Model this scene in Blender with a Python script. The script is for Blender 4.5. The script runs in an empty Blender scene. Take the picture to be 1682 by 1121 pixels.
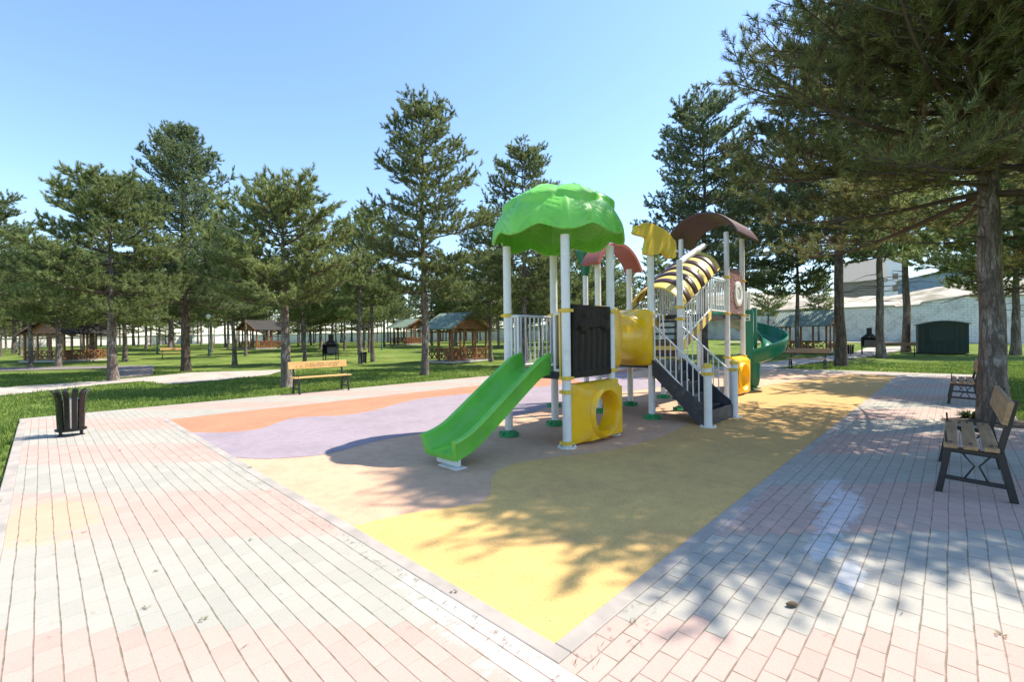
import bpy, math, random
import numpy as np
from mathutils import Vector, Matrix
R = math.radians
scene = bpy.context.scene
col = scene.collection

# ------------------------------------------------------------------ camera, sky, sun, exposure
F = 747.6                                  # focal length in photo pixels (photo is 1682 wide)
CAM_H = 1.5
cam_data = bpy.data.cameras.new('camera')
cam = bpy.data.objects.new('camera', cam_data); col.objects.link(cam)
cam_data.sensor_width = 36.0
cam_data.lens = 36.0 * F / 1682.0
cam_data.clip_end = 3000
cam_data.clip_start = 0.05
PITCH, ROLL = -0.27, -0.7
cam.matrix_world = (Matrix.Translation((0, 0, CAM_H)) @ Matrix.Rotation(R(90 + PITCH), 4, 'X') @ Matrix.Rotation(R(ROLL), 4, 'Z'))
scene.camera = cam

SUN_EL = R(54.0)
SUN_AZ = math.atan2(0.95, 0.30)            # clockwise from +Y
S_DIR = Vector((math.sin(SUN_AZ) * math.cos(SUN_EL), math.cos(SUN_AZ) * math.cos(SUN_EL), math.sin(SUN_EL)))
world = bpy.data.worlds.new('World'); scene.world = world; world.use_nodes = True
wn = world.node_tree
sky = wn.nodes.new('ShaderNodeTexSky'); sky.sky_type = 'NISHITA'; sky.sun_disc = False
sky.sun_elevation = SUN_EL; sky.sun_rotation = SUN_AZ
sky.air_density = 1.3; sky.dust_density = 0.5; sky.ozone_density = 4.5; sky.altitude = 900
bg = wn.nodes['Background']; bg.inputs['Strength'].default_value = 0.15
wn.links.new(sky.outputs[0], bg.inputs[0])
sl = bpy.data.lights.new('sun', 'SUN'); sl.energy = 4.3; sl.angle = R(0.53); sl.color = (1.0, 0.93, 0.82)
so = bpy.data.objects.new('sun', sl); col.objects.link(so)
so.rotation_euler = S_DIR.to_track_quat('Z', 'Y').to_euler(); so.location = (30, 10, 40)
scene.view_settings.view_transform = 'Standard'; scene.view_settings.look = 'None'
scene.view_settings.gamma = 1.0; scene.view_settings.exposure = 1.0
scene.cycles.max_bounces = 6; scene.cycles.diffuse_bounces = 3; scene.cycles.transparent_max_bounces = 6
scene.cycles.caustics_reflective = False; scene.cycles.caustics_refractive = False

# ------------------------------------------------------------------ plan helpers
C0 = Vector((0.19, 2.22, 0.0)); ANG = R(46.0)
BX, BY = math.cos(ANG), math.sin(ANG)
def W(s, t, z=0.0):                        # plan of the square: s and t run along its two kerbs
    return Vector((C0.x + s * BX - t * BY, C0.y + s * BY + t * BX, z))
def ST(x, y):
    dx, dy = x - C0.x, y - C0.y
    return dx * BX + dy * BY, -dx * BY + dy * BX
def gz(x, y):                              # the park rises slightly away from the square
    u = min(max((y - 22.0) / 55.0, 0), 1); return 1.35 * u * u * (3 - 2 * u)
def hor(px): return 557.0 - (px - 841.0) * 0.0122
def G(px, py):                             # survey: where a sight line meets the ground
    d = 20.0
    for _ in range(60):
        x = (px - 841.0) / F * d
        d = 0.5 * d + 0.5 * min(max((CAM_H - gz(x, d)) * F / max(py - hor(px), 2.0), 1), 120)
    x = (px - 841.0) / F * d
    return Vector((x, d, gz(x, d)))
def P(px, d):
    x = (px - 841.0) / F * d
    return Vector((x, d, gz(x, d)))

# ------------------------------------------------------------------ mesh builder
class MB:
    def __init__(self): self.v, self.f, self.m = [], [], []
    def add(self, vs, fs, mi=0):
        o = len(self.v); self.v += [tuple(p) for p in vs]
        for f in fs: self.f.append(tuple(o + i for i in f)); self.m.append(mi)
    def box(self, c, s, rz=0.0, mi=0):
        cx, cy, cz = c; a, b, h = s[0] / 2, s[1] / 2, s[2] / 2; k, q = math.cos(rz), math.sin(rz)
        vs = []
        for z in (-h, h):
            for (x, y) in ((-a, -b), (a, -b), (a, b), (-a, b)):
                vs.append((cx + x * k - y * q, cy + x * q + y * k, cz + z))
        self.add(vs, [(3, 2, 1, 0), (4, 5, 6, 7), (0, 1, 5, 4), (1, 2, 6, 5), (2, 3, 7, 6), (3, 0, 4, 7)], mi)
    def beam(self, p0, p1, w, h, mi=0, up=(0, 0, 1)):
        p0, p1 = Vector(p0), Vector(p1); d = (p1 - p0).normalized(); u = Vector(up)
        if abs(d.dot(u)) > 0.98: u = Vector((1, 0, 0))
        r = d.cross(u).normalized(); u = r.cross(d)
        vs = []
        for p in (p0, p1):
            for (a, b) in ((-1, -1), (1, -1), (1, 1), (-1, 1)): vs.append(p + r * a * w / 2 + u * b * h / 2)
        self.add(vs, [(3, 2, 1, 0), (4, 5, 6, 7), (0, 1, 5, 4), (1, 2, 6, 5), (2, 3, 7, 6), (3, 0, 4, 7)][::1], mi)
    def tube(self, pts, r, n=10, mi=0, cap=True):
        pts = [Vector(p) for p in pts]; k = len(pts)
        rs = r if isinstance(r, (list, tuple)) else [r] * k
        ref = None; vs = []
        for i, p in enumerate(pts):
            d = (pts[min(i + 1, k - 1)] - pts[max(i - 1, 0)])
            d = d.normalized() if d.length > 1e-9 else Vector((0, 0, 1))
            if ref is None: ref = Vector((1, 0, 0)) if abs(d.x) < 0.9 else Vector((0, 1, 0))
            a = (ref - d * ref.dot(d)).normalized(); b = d.cross(a); ref = a
            for j in range(n):
                t = 2 * math.pi * j / n; vs.append(p + (a * math.cos(t) + b * math.sin(t)) * rs[i])
        fs = [(i * n + j, i * n + (j + 1) % n, (i + 1) * n + (j + 1) % n, (i + 1) * n + j) for i in range(k - 1) for j in range(n)]
        if cap: fs += [tuple(reversed(range(n))), tuple((k - 1) * n + j for j in range(n))]
        self.add(vs, fs, mi)
    def lathe(self, prof, c=(0, 0, 0), n=20, mi=0):
        vs = []; k = len(prof)
        for (r, z) in prof:
            for j in range(n):
                t = 2 * math.pi * j / n; vs.append((c[0] + r * math.cos(t), c[1] + r * math.sin(t), c[2] + z))
        fs = [(i * n + j, i * n + (j + 1) % n, (i + 1) * n + (j + 1) % n, (i + 1) * n + j) for i in range(k - 1) for j in range(n)]
        if prof[0][0] > 1e-6: fs.append(tuple(reversed(range(n))))
        if prof[-1][0] > 1e-6: fs.append(tuple((k - 1) * n + j for j in range(n)))
        self.add(vs, fs, mi)
    def prism(self, outline, f, d0, d1, mi=0):      # f(a, b, depth) -> point
        n = len(outline)
        vs = [f(a, b, d0) for a, b in outline] + [f(a, b, d1) for a, b in outline]
        self.add(vs, [tuple(range(n)), tuple(reversed(range(n, 2 * n)))] + [(i, n + i, n + (i + 1) % n, (i + 1) % n) for i in range(n)], mi)
    def loops(self, loops, cap0=False, cap1=False, mi=0, closed=True):   # bridge equal-length vertex loops
        n = len(loops[0]); vs = [p for l in loops for p in l]; m = n if closed else n - 1
        fs = [(i * n + j, i * n + (j + 1) % n, (i + 1) * n + (j + 1) % n, (i + 1) * n + j) for i in range(len(loops) - 1) for j in range(m)]
        if cap0: fs.append(tuple(reversed(range(n))))
        if cap1: fs.append(tuple((len(loops) - 1) * n + j for j in range(n)))
        self.add(vs, fs, mi)
    def build(self, name, mats, parent=None, smooth=32, bev=0.0, fix=True):
        me = bpy.data.meshes.new(name); me.from_pydata(self.v, [], self.f); 
        mats = mats if isinstance(mats, (list, tuple)) else [mats]
        for m in mats: me.materials.append(m)
        if len(mats) > 1: me.polygons.foreach_set('material_index', self.m)
        if fix:
            import bmesh
            bm = bmesh.new(); bm.from_mesh(me); bmesh.ops.recalc_face_normals(bm, faces=bm.faces); bm.to_mesh(me); bm.free()
        if smooth:
            me.polygons.foreach_set('use_smooth', [True] * len(me.polygons)); me.set_sharp_from_angle(angle=R(smooth))
        me.update()
        o = bpy.data.objects.new(name, me); col.objects.link(o)
        if parent: o.parent = parent
        if bev:
            b = o.modifiers.new('edge', 'BEVEL'); b.width = bev; b.segments = 2; b.limit_method = 'ANGLE'
        return o
def np_mesh(name, verts, faces, mat, parent=None, k=3, smooth=False):
    me = bpy.data.meshes.new(name); nv, nf = len(verts), len(faces)
    me.vertices.add(nv); me.vertices.foreach_set('co', verts.astype(np.float32).ravel())
    me.loops.add(nf * k); me.loops.foreach_set('vertex_index', faces.astype(np.int32).ravel())
    me.polygons.add(nf); me.polygons.foreach_set('loop_start', np.arange(0, nf * k, k, dtype=np.int32))
    if smooth: me.polygons.foreach_set('use_smooth', [True] * nf)
    me.materials.append(mat); me.update(calc_edges=True)
    o = bpy.data.objects.new(name, me); col.objects.link(o)
    if parent: o.parent = parent
    return o
def tag(o, label=None, cat=None, group=None, kind=None):
    if label: o['label'] = label
    if cat: o['category'] = cat
    if group: o['group'] = group
    if kind: o['kind'] = kind
    return o
def empty(name, loc=(0, 0, 0), rz=0.0, label=None, cat=None, group=None):
    o = bpy.data.objects.new(name, None); col.objects.link(o); o.location = loc; o.rotation_euler = (0, 0, rz)
    return tag(o, label, cat, group)
def copy_tree(o, parent=None):
    c = o.copy(); col.objects.link(c); c.parent = parent
    for ch in list(o.children): copy_tree(ch, c)
    return c

# ------------------------------------------------------------------ materials
def sock(nt, node, key, v):
    if hasattr(v, 'links') or hasattr(v, 'is_output'): nt.links.new(v, node.inputs[key])
    else: node.inputs[key].default_value = v
class NG:
    def __init__(self, nt): self.nt = nt
    def m(self, op, a, b=None, c=None):
        n = self.nt.nodes.new('ShaderNodeMath'); n.operation = op
        sock(self.nt, n, 0, a)
        if b is not None: sock(self.nt, n, 1, b)
        if c is not None: sock(self.nt, n, 2, c)
        return n.outputs[0]
    def noise(self, vec, scale, detail=3.0, rough=0.55):
        n = self.nt.nodes.new('ShaderNodeTexNoise'); n.inputs['Scale'].default_value = scale
        n.inputs['Detail'].default_value = detail; n.inputs['Roughness'].default_value = rough
        if vec is not None: self.nt.links.new(vec, n.inputs['Vector'])
        return n.outputs[0]
    def ramp(self, v, lo, hi):
        n = self.nt.nodes.new('ShaderNodeMapRange'); n.interpolation_type = 'SMOOTHSTEP'
        sock(self.nt, n, 0, v); n.inputs[1].default_value = lo; n.inputs[2].default_value = hi
        return n.outputs[0]
    def mix(self, fac, a, b, blend='MIX'):
        n = self.nt.nodes.new('ShaderNodeMix'); n.data_type = 'RGBA'; n.blend_type = blend
        sock(self.nt, n, 0, fac)
        for i, v in ((6, a), (7, b)):
            if isinstance(v, (tuple, list)): n.inputs[i].default_value = (*v[:3], 1)
            else: self.nt.links.new(v, n.inputs[i])
        return n.outputs[2]
    def scale(self, colr, f):
        n = self.nt.nodes.new('ShaderNodeVectorMath'); n.operation = 'SCALE'
        if isinstance(colr, (tuple, list)): n.inputs[0].default_value = colr[:3]
        else: self.nt.links.new(colr, n.inputs[0])
        sock(self.nt, n, 3, f); return n.outputs[0]
    def bump(self, h, strength, dist):
        n = self.nt.nodes.new('ShaderNodeBump'); n.inputs['Strength'].default_value = strength; n.inputs['Distance'].default_value = dist
        self.nt.links.new(h, n.inputs['Height']); return n.outputs[0]
    def combine(self, x, y, z=0.0):
        n = self.nt.nodes.new('ShaderNodeCombineXYZ'); sock(self.nt, n, 0, x); sock(self.nt, n, 1, y); sock(self.nt, n, 2, z); return n.outputs[0]
def new_mat(name):
    m = bpy.data.materials.new(name); m.use_nodes = True
    b = m.node_tree.nodes['Principled BSDF']; return m, m.node_tree, b, NG(m.node_tree)
def obj_co(nt):
    n = nt.nodes.new('ShaderNodeTexCoord'); return n.outputs['Object']
def mat(name, c, rough=0.6, var=0.15, vs=6.0, bump=0.0, bs=60.0, bd=0.004, metal=0.0, spec=0.5, c2=None, lo=0.42, hi=0.62, coat=0.0, detail=4.0, scuff=0.0):
    m, nt, b, g = new_mat(name); co = obj_co(nt)
    n = g.noise(co, vs, detail)
    base = g.mix(g.ramp(n, lo, hi), c, c2) if c2 else c
    n2 = g.noise(co, vs * 3.7, 2.0)
    if scuff:                                  # dusty film and fine scratches
        mp = nt.nodes.new('ShaderNodeMapping'); mp.inputs['Rotation'].default_value = (0.4, 0.7, 0.3); mp.inputs['Scale'].default_value = (1, 9, 1); nt.links.new(co, mp.inputs[0])
        scr = g.ramp(g.noise(mp.outputs[0], 11.0, 5.0, 0.75), 0.58, 0.74); film = g.ramp(g.noise(co, 4.5, 6.0, 0.72), 0.48, 0.72)
        base = g.mix(g.m('MULTIPLY', g.m('MAXIMUM', scr, film), scuff), base, (0.42, 0.38, 0.31))
    f = g.m('MULTIPLY_ADD', n2, 2 * var, 1.0 - var)
    nt.links.new(g.scale(base, f), b.inputs['Base Color'])
    b.inputs['Roughness'].default_value = rough; b.inputs['Metallic'].default_value = metal
    b.inputs['Specular IOR Level'].default_value = spec; b.inputs['Coat Weight'].default_value = coat
    if rough < 0.95: nt.links.new(g.m('MULTIPLY_ADD', n, 0.25, rough - 0.12), b.inputs['Roughness'])
    if bump: nt.links.new(g.bump(g.noise(co, bs, 3.0), bump, bd), b.inputs['Normal'])
    return m
def rubber(name, c, c2=None, grad=None):
    m, nt, b, g = new_mat(name); co = obj_co(nt)
    n = g.noise(co, 1.1, 4.0); fine = g.noise(co, 95.0, 2.0); mid = g.noise(co, 7.0, 3.0)
    base = g.mix(g.ramp(n, 0.4, 0.68), c, c2 or tuple(x * 0.88 for x in c))
    if grad:                                   # older, more trodden towards the far end
        sp = nt.nodes.new('ShaderNodeSeparateXYZ'); nt.links.new(co, sp.inputs[0])
        base = g.mix(g.m('MULTIPLY', g.ramp(g.m('MULTIPLY_ADD', n, 5.0, sp.outputs[0]), 3.5, 9.5), 0.8), base, grad)
    f = g.m('MULTIPLY', g.m('MULTIPLY_ADD', fine, 0.5, 0.75), g.m('MULTIPLY_ADD', mid, 0.36, 0.82))
    dirt = g.ramp(g.noise(co, 2.3, 6.0, 0.7), 0.60, 0.74)
    spk = g.ramp(g.noise(co, 42.0, 2.0), 0.62, 0.70); f = g.m('MULTIPLY', f, g.m('MULTIPLY_ADD', spk, -0.28, 1.03))
    nt.links.new(g.mix(g.m('MULTIPLY', dirt, 0.45), g.scale(base, f), (0.33, 0.25, 0.16)), b.inputs['Base Color'])
    b.inputs['Roughness'].default_value = 0.92; b.inputs['Specular IOR Level'].default_value = 0.25
    nt.links.new(g.bump(fine, 0.5, 0.004), b.inputs['Normal']); return m
def paver(name, along_t, spots=()):
    m, nt, b, g = new_mat(name); co = obj_co(nt)
    sep = nt.nodes.new('ShaderNodeSeparateXYZ'); nt.links.new(co, sep.inputs[0])
    s, t = sep.outputs[0], sep.outputs[1]
    wob = g.m('MULTIPLY_ADD', g.noise(co, 1.7, 2.0), 0.02, -0.01)
    u, v = (t, s) if along_t else (s, t)
    v = g.m('ADD', v, wob)
    vr = g.m('DIVIDE', v, 0.0985); row = g.m('FLOOR', vr)
    odd = g.m('MODULO', g.m('ADD', row, 1000.0), 2.0)
    ur = g.m('MULTIPLY_ADD', odd, 0.5, g.m('DIVIDE', u, 0.198)); colm = g.m('FLOOR', ur)
    ev = g.m('MULTIPLY', g.m('SUBTRACT', 0.5, g.m('ABSOLUTE', g.m('SUBTRACT', g.m('FRACT', vr), 0.5))), 0.0985)
    eu = g.m('MULTIPLY', g.m('SUBTRACT', 0.5, g.m('ABSOLUTE', g.m('SUBTRACT', g.m('FRACT', ur), 0.5))), 0.198)
    rnd = nt.nodes.new('ShaderNodeTexWhiteNoise'); rnd.noise_dimensions = '2D'
    nt.links.new(g.combine(row, colm), rnd.inputs['Vector']); rv = rnd.outputs['Value']
    jn = g.noise(co, 9.0, 3.0)
    jw = g.m('MULTIPLY_ADD', jn, 0.007, 0.0008)
    jv = g.m('SUBTRACT', 1.0, g.ramp(g.m('DIVIDE', ev, jw), 0.35, 1.15))
    ju = g.m('SUBTRACT', 1.0, g.ramp(g.m('DIVIDE', eu, jw), 0.3, 1.2 if not along_t else 0.55))
    if along_t: ju = g.m('MULTIPLY', ju, 0.35)
    joint = g.m('MAXIMUM', jv, ju)
    # colour bands lie diagonally across the courses
    uc = g.m('MULTIPLY', g.m('SUBTRACT', g.m('ADD', colm, 0.5), g.m('MULTIPLY', odd, 0.5)), 0.198)
    vc = g.m('MULTIPLY', g.m('ADD', row, 0.5), 0.0985)
    sc, tc = (vc, uc) if along_t else (uc, vc)
    wy = g.m('MULTIPLY_ADD', sc, BY, g.m('MULTIPLY_ADD', tc, BX, C0.y - 2.34))
    grey = g.m('LESS_THAN', g.m('FRACT', g.m('DIVIDE', g.m('ADD', wy, 22.4), 2.24)), 0.5)
    pink, gry = (0.462, 0.315, 0.258), (0.372, 0.352, 0.295)
    c = g.mix(grey, pink, gry)
    c = g.scale(c, g.m('MULTIPLY_ADD', rv, 0.12, 0.93))
    big = g.noise(co, 0.9, 5.0, 0.65)
    c = g.mix(g.m('MULTIPLY', g.ramp(big, 0.35, 0.7), 0.30), c, (0.49, 0.42, 0.35))
    c = g.scale(c, g.m('MULTIPLY_ADD', g.noise(co, 130.0, 2.0), 0.36, 0.82))
    for (sx, tx, ra, rb, colr, amt) in spots:          # spilled paint and rust stains
        dx = g.m('DIVIDE', g.m('SUBTRACT', s, sx), ra); dy = g.m('DIVIDE', g.m('SUBTRACT', t, tx), rb)
        rr = g.m('ADD', g.m('SQRT', g.m('ADD', g.m('MULTIPLY', dx, dx), g.m('MULTIPLY', dy, dy))), g.m('MULTIPLY_ADD', g.noise(co, 7.0, 5.0, 0.7), 2.2, -1.1))
        c = g.mix(g.m('MULTIPLY', g.m('SUBTRACT', 1.0, g.ramp(rr, 0.6, 1.1)), amt), c, colr)
    dirt = g.ramp(g.noise(co, 3.1, 6.0, 0.75), 0.58, 0.72)
    c = g.mix(g.m('MULTIPLY', dirt, 0.22), c, (0.24, 0.20, 0.16))
    jc = g.mix(g.ramp(jn, 0.45, 0.62), (0.27, 0.205, 0.155), (0.16, 0.14, 0.09))
    c = g.mix(g.m('MULTIPLY', joint, 0.85), c, jc)
    nt.links.new(c, b.inputs['Base Color']); b.inputs['Roughness'].default_value = 0.88; b.inputs['Specular IOR Level'].default_value = 0.3
    hgt = g.m('SUBTRACT', g.m('MULTIPLY', g.noise(co, 150.0, 2.0), 0.12), joint)
    tilt = g.m('MULTIPLY', rv, 0.12)
    nt.links.new(g.bump(g.m('ADD', hgt, tilt), 0.6, 0.006), b.inputs['Normal']); return m
def leafy(name, c1, c2, vs=0.6, transl=0.3):
    m, nt, b, g = new_mat(name)
    geo = nt.nodes.new('ShaderNodeNewGeometry'); oi = nt.nodes.new('ShaderNodeObjectInfo')
    n = g.noise(obj_co(nt), vs, 4.0, 0.7)
    r = g.m('ADD', g.m('MULTIPLY', n, 0.75), g.m('MULTIPLY', geo.outputs['Random Per Island'], 0.45))
    c = g.mix(g.ramp(r, 0.35, 0.85), c1, c2)
    c = g.scale(c, g.m('MULTIPLY_ADD', oi.outputs['Random'], 0.35, 0.82))
    b.inputs['Roughness'].default_value = 0.6; b.inputs['Specular IOR Level'].default_value = 0.25
    nt.links.new(c, b.inputs['Base Color'])
    tr = nt.nodes.new('ShaderNodeBsdfTranslucent'); nt.links.new(c, tr.inputs[0])
    mx = nt.nodes.new('ShaderNodeMixShader'); mx.inputs[0].default_value = transl
    nt.links.new(b.outputs[0], mx.inputs[1]); nt.links.new(tr.outputs[0], mx.inputs[2])
    nt.links.new(mx.outputs[0], nt.nodes['Material Output'].inputs[0]); return m
def bark(name, c1, c2, c3):
    m, nt, b, g = new_mat(name); co = obj_co(nt)
    mp = nt.nodes.new('ShaderNodeMapping'); mp.inputs['Scale'].default_value = (1, 1, 0.2); nt.links.new(co, mp.inputs[0])
    vo = nt.nodes.new('ShaderNodeTexVoronoi'); vo.feature = 'DISTANCE_TO_EDGE'; vo.inputs['Scale'].default_value = 27.0
    wv = nt.nodes.new('ShaderNodeVectorMath'); wv.operation = 'ADD'; nt.links.new(mp.outputs[0], wv.inputs[0])
    nn = nt.nodes.new('ShaderNodeTexNoise'); nn.inputs['Scale'].default_value = 5.0; nt.links.new(co, nn.inputs['Vector'])
    sc = nt.nodes.new('ShaderNodeVectorMath'); sc.operation = 'SCALE'; sc.inputs[3].default_value = 0.22; nt.links.new(nn.outputs[1], sc.inputs[0])
    nt.links.new(sc.outputs[0], wv.inputs[1]); nt.links.new(wv.outputs[0], vo.inputs['Vector'])
    rid = g.m('ABSOLUTE', g.m('SUBTRACT', g.noise(mp.outputs[0], 9.0, 4.0, 0.6), 0.5))
    crack = g.m('MULTIPLY', g.m('MULTIPLY_ADD', g.ramp(vo.outputs['Distance'], -0.05, 0.12), 0.45, 0.55), g.ramp(rid, -0.02, 0.075))
    n = g.noise(mp.outputs[0], 6.0, 5.0, 0.7); n2 = g.noise(co, 2.2, 4.0)
    plate = g.mix(g.ramp(n, 0.38, 0.62), c1, c2); plate = g.mix(g.ramp(n2, 0.5, 0.66), plate, c3)
    c = g.mix(crack, tuple(x * 0.6 for x in c1), plate)
    c = g.scale(c, g.m('MULTIPLY_ADD', g.noise(co, 60.0, 3.0), 0.7, 0.65))
    nt.links.new(c, b.inputs['Base Color']); b.inputs['Roughness'].default_value = 0.95; b.inputs['Specular IOR Level'].default_value = 0.15
    nt.links.new(g.bump(g.m('ADD', crack, g.m('MULTIPLY', n, 0.8)), 0.9, 0.03), b.inputs['Normal']); return m
def grass_ground():
    m, nt, b, g = new_mat('lawn'); co = obj_co(nt)
    n = g.noise(co, 0.35, 6.0, 0.65); f = g.noise(co, 22.0, 4.0, 0.7); h = g.noise(co, 3.0, 4.0)
    c = g.mix(g.ramp(n, 0.38, 0.64), (0.105, 0.170, 0.030), (0.205, 0.255, 0.062))
    c = g.mix(g.m('MULTIPLY', g.ramp(h, 0.48, 0.72), 0.6), c, (0.185, 0.165, 0.075))
    c = g.mix(g.m('MULTIPLY', g.ramp(g.noise(co, 0.8, 6.0, 0.75), 0.60, 0.70), 0.6), c, (0.20, 0.15, 0.085))
    c = g.scale(c, g.m('MULTIPLY_ADD', f, 1.3, 0.35))
    nt.links.new(c, b.inputs['Base Color']); b.inputs['Roughness'].default_value = 1.0; b.inputs['Specular IOR Level'].default_value = 0.05
    nt.links.new(g.bump(f, 1.0, 0.06), b.inputs['Normal']); return m
def wood(name, c1, c2, axis=0, scale=9.0, rough=0.55):
    m, nt, b, g = new_mat(name); co = obj_co(nt)
    mp = nt.nodes.new('ShaderNodeMapping'); s = [1, 1, 1]; s[axis] = 0.08; mp.inputs['Scale'].default_value = s; nt.links.new(co, mp.inputs[0])
    n = g.noise(mp.outputs[0], scale * 3, 6.0, 0.7); n2 = g.noise(co, 2.0, 3.0)
    c = g.mix(g.ramp(n, 0.35, 0.68), c1, c2); c = g.scale(c, g.m('MULTIPLY_ADD', n2, 0.5, 0.75))
    nt.links.new(c, b.inputs['Base Color']); b.inputs['Roughness'].default_value = rough
    nt.links.new(g.bump(n, 0.3, 0.003), b.inputs['Normal']); return m
def stonewall(name, c1, c2, bw=0.55, bh=0.28):
    m, nt, b, g = new_mat(name)
    tc = nt.nodes.new('ShaderNodeTexCoord'); sep = nt.nodes.new('ShaderNodeSeparateXYZ'); nt.links.new(tc.outputs['Object'], sep.inputs[0])
    vec = g.combine(sep.outputs[0], sep.outputs[2], 0.0)
    br = nt.nodes.new('ShaderNodeTexBrick'); nt.links.new(vec, br.inputs['Vector'])
    br.inputs['Scale'].default_value = 1.0; br.inputs['Brick Width'].default_value = bw; br.inputs['Row Height'].default_value = bh
    br.inputs['Mortar Size'].default_value = 0.025; br.inputs['Mortar Smooth'].default_value = 0.6
    n = g.noise(tc.outputs['Object'], 0.8, 6.0, 0.7); n3 = g.noise(tc.outputs['Object'], 5.0, 4.0, 0.7)
    c = g.mix(g.ramp(n, 0.42, 0.7), c1, c2)
    c = g.mix(g.m('MULTIPLY', br.outputs['Fac'], 0.45), c, (0.30, 0.27, 0.24))
    c = g.mix(g.m('MULTIPLY', g.ramp(n3, 0.62, 0.72), 0.55), c, (0.22, 0.19, 0.17))
    nt.links.new(c, b.inputs['Base Color']); b.inputs['Roughness'].default_value = 0.95
    nt.links.new(g.bump(g.m('SUBTRACT', n3, br.outputs['Fac']), 0.6, 0.03), b.inputs['Normal']); return m

M = {}
M['white'] = mat('white_paint', (0.74, 0.74, 0.72), 0.38, 0.06, 3.0, scuff=0.30, c2=(0.66, 0.65, 0.62), lo=0.5, hi=0.75)
M['yellow'] = mat('yellow_plastic', (0.88, 0.50, 0.004), 0.32, 0.05, 2.0, scuff=0.22, c2=(0.82, 0.44, 0.004))
M['yellow_band'] = mat('yellow_clamp_plastic', (0.72, 0.50, 0.06), 0.45, 0.1, 8.0)
M['yellow_pale'] = mat('faded_yellow_plastic', (0.72, 0.50, 0.045), 0.55, 0.10, 9.0, 0.25, 30.0, 0.006)
M['green'] = mat('bright_green_plastic', (0.145, 0.52, 0.055), 0.36, 0.05, 2.0, scuff=0.22, c2=(0.115, 0.45, 0.045))
M['lime'] = mat('lime_green_plastic', (0.19, 0.60, 0.075), 0.38, 0.06, 2.0, scuff=0.22, c2=(0.155, 0.53, 0.06))
M['green_dark'] = mat('dark_green_plastic', (0.006, 0.145, 0.085), 0.22, 0.06, 2.0)
M['foot_green'] = mat('green_foot_plastic', (0.03, 0.26, 0.085), 0.5, 0.1, 12.0)
M['trunk_plastic'] = mat('dark_brown_plastic', (0.013, 0.009, 0.007), 0.55, 0.15, 5.0, 0.3, 18.0, 0.006, spec=0.25)
M['roof_brown'] = mat('red_brown_plastic', (0.070, 0.019, 0.012), 0.42, 0.12, 3.0)
M['arch_red'] = mat('brick_red_plastic', (0.30, 0.085, 0.055), 0.48, 0.12, 4.0)
M['step'] = mat('dark_slate_steps', (0.030, 0.036, 0.048), 0.5, 0.15, 6.0, scuff=0.16)
M['bee_brown'] = mat('dark_maroon_stripe', (0.060, 0.020, 0.014), 0.35, 0.1, 4.0)
M['bee_yellow'] = mat('pale_yellow_stripe', (0.78, 0.55, 0.11), 0.55, 0.08, 4.0)
M['speckle'] = mat('speckled_maroon_panel', (0.12, 0.03, 0.03), 0.5, 0.2, 26.0, c2=(0.48, 0.30, 0.28), lo=0.52, hi=0.60)
M['black_steel'] = mat('black_painted_steel', (0.016, 0.016, 0.018), 0.42, 0.2, 10.0, 0.1, 80.0, 0.002)
M['bin_black'] = mat('glossy_black_sheet', (0.009, 0.009, 0.010), 0.28, 0.2, 8.0, spec=0.4)
M['steel'] = mat('galvanised_steel', (0.55, 0.55, 0.55), 0.3, 0.1, 12.0, metal=1.0)
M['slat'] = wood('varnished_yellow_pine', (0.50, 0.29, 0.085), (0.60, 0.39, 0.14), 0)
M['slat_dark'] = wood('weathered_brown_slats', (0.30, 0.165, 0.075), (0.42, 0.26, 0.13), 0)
M['slat_shade'] = wood('shade_darkened_slats', (0.16, 0.085, 0.04), (0.24, 0.14, 0.07), 0)  # slat colour darkened to carry the tree shade on the bench
M['carved'] = mat('carved_dark_wood', (0.19, 0.085, 0.02), 0.8, 0.2, 20.0)
M['gaz_wood'] = wood('red_stained_timber', (0.20, 0.075, 0.03), (0.30, 0.125, 0.05), 2)
M['gaz_roof'] = mat('green_roof_sheet', (0.17, 0.235, 0.18), 0.6, 0.12, 1.5)
M['gaz_dark'] = mat('shaded_shingle_roof', (0.040, 0.034, 0.028), 0.8, 0.2, 4.0)  # roof tone lowered to stand in for pine shade over the left pavilion
M['concrete'] = mat('pale_concrete', (0.50, 0.47, 0.42), 0.9, 0.12, 2.0, 0.3, 60.0, 0.004, c2=(0.42, 0.395, 0.355))
M['kerb'] = mat('grey_pink_kerb', (0.40, 0.345, 0.295), 0.9, 0.16, 2.0, 0.3, 60.0, 0.004, c2=(0.32, 0.285, 0.245))
M['path'] = mat('pale_paving_path', (0.46, 0.40, 0.335), 0.92, 0.15, 1.2, 0.3, 30.0, 0.01, c2=(0.37, 0.32, 0.27))
M['path_shaded'] = mat('tree_shaded_path', (0.20, 0.165, 0.15), 0.92, 0.15, 1.2, 0.3, 30.0, 0.01)  # path colour lowered to hold the tree shade lying over it
M['kiosk'] = mat('dark_green_sheet_metal', (0.010, 0.032, 0.022), 0.55, 0.15, 1.0)
M['pale_metal'] = mat('pale_grey_metal', (0.50, 0.50, 0.48), 0.5, 0.1, 2.0)
M['lamp_green'] = mat('green_lamp_post_paint', (0.05, 0.13, 0.10), 0.5, 0.1, 4.0)
M['globe'] = mat('white_lamp_globe', (0.8, 0.8, 0.78), 0.25, 0.03, 2.0)
M['soot'] = mat('sooty_black_iron', (0.02, 0.018, 0.017), 0.7, 0.3, 8.0)
M['ash_brick'] = mat('grey_fire_brick', (0.33, 0.31, 0.30), 0.9, 0.2, 9.0)
M['earth'] = mat('dry_earth_bank', (0.47, 0.41, 0.32), 1.0, 0.3, 0.35, 0.5, 3.0, 0.1, c2=(0.24, 0.21, 0.14), lo=0.44, hi=0.62)
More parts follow.
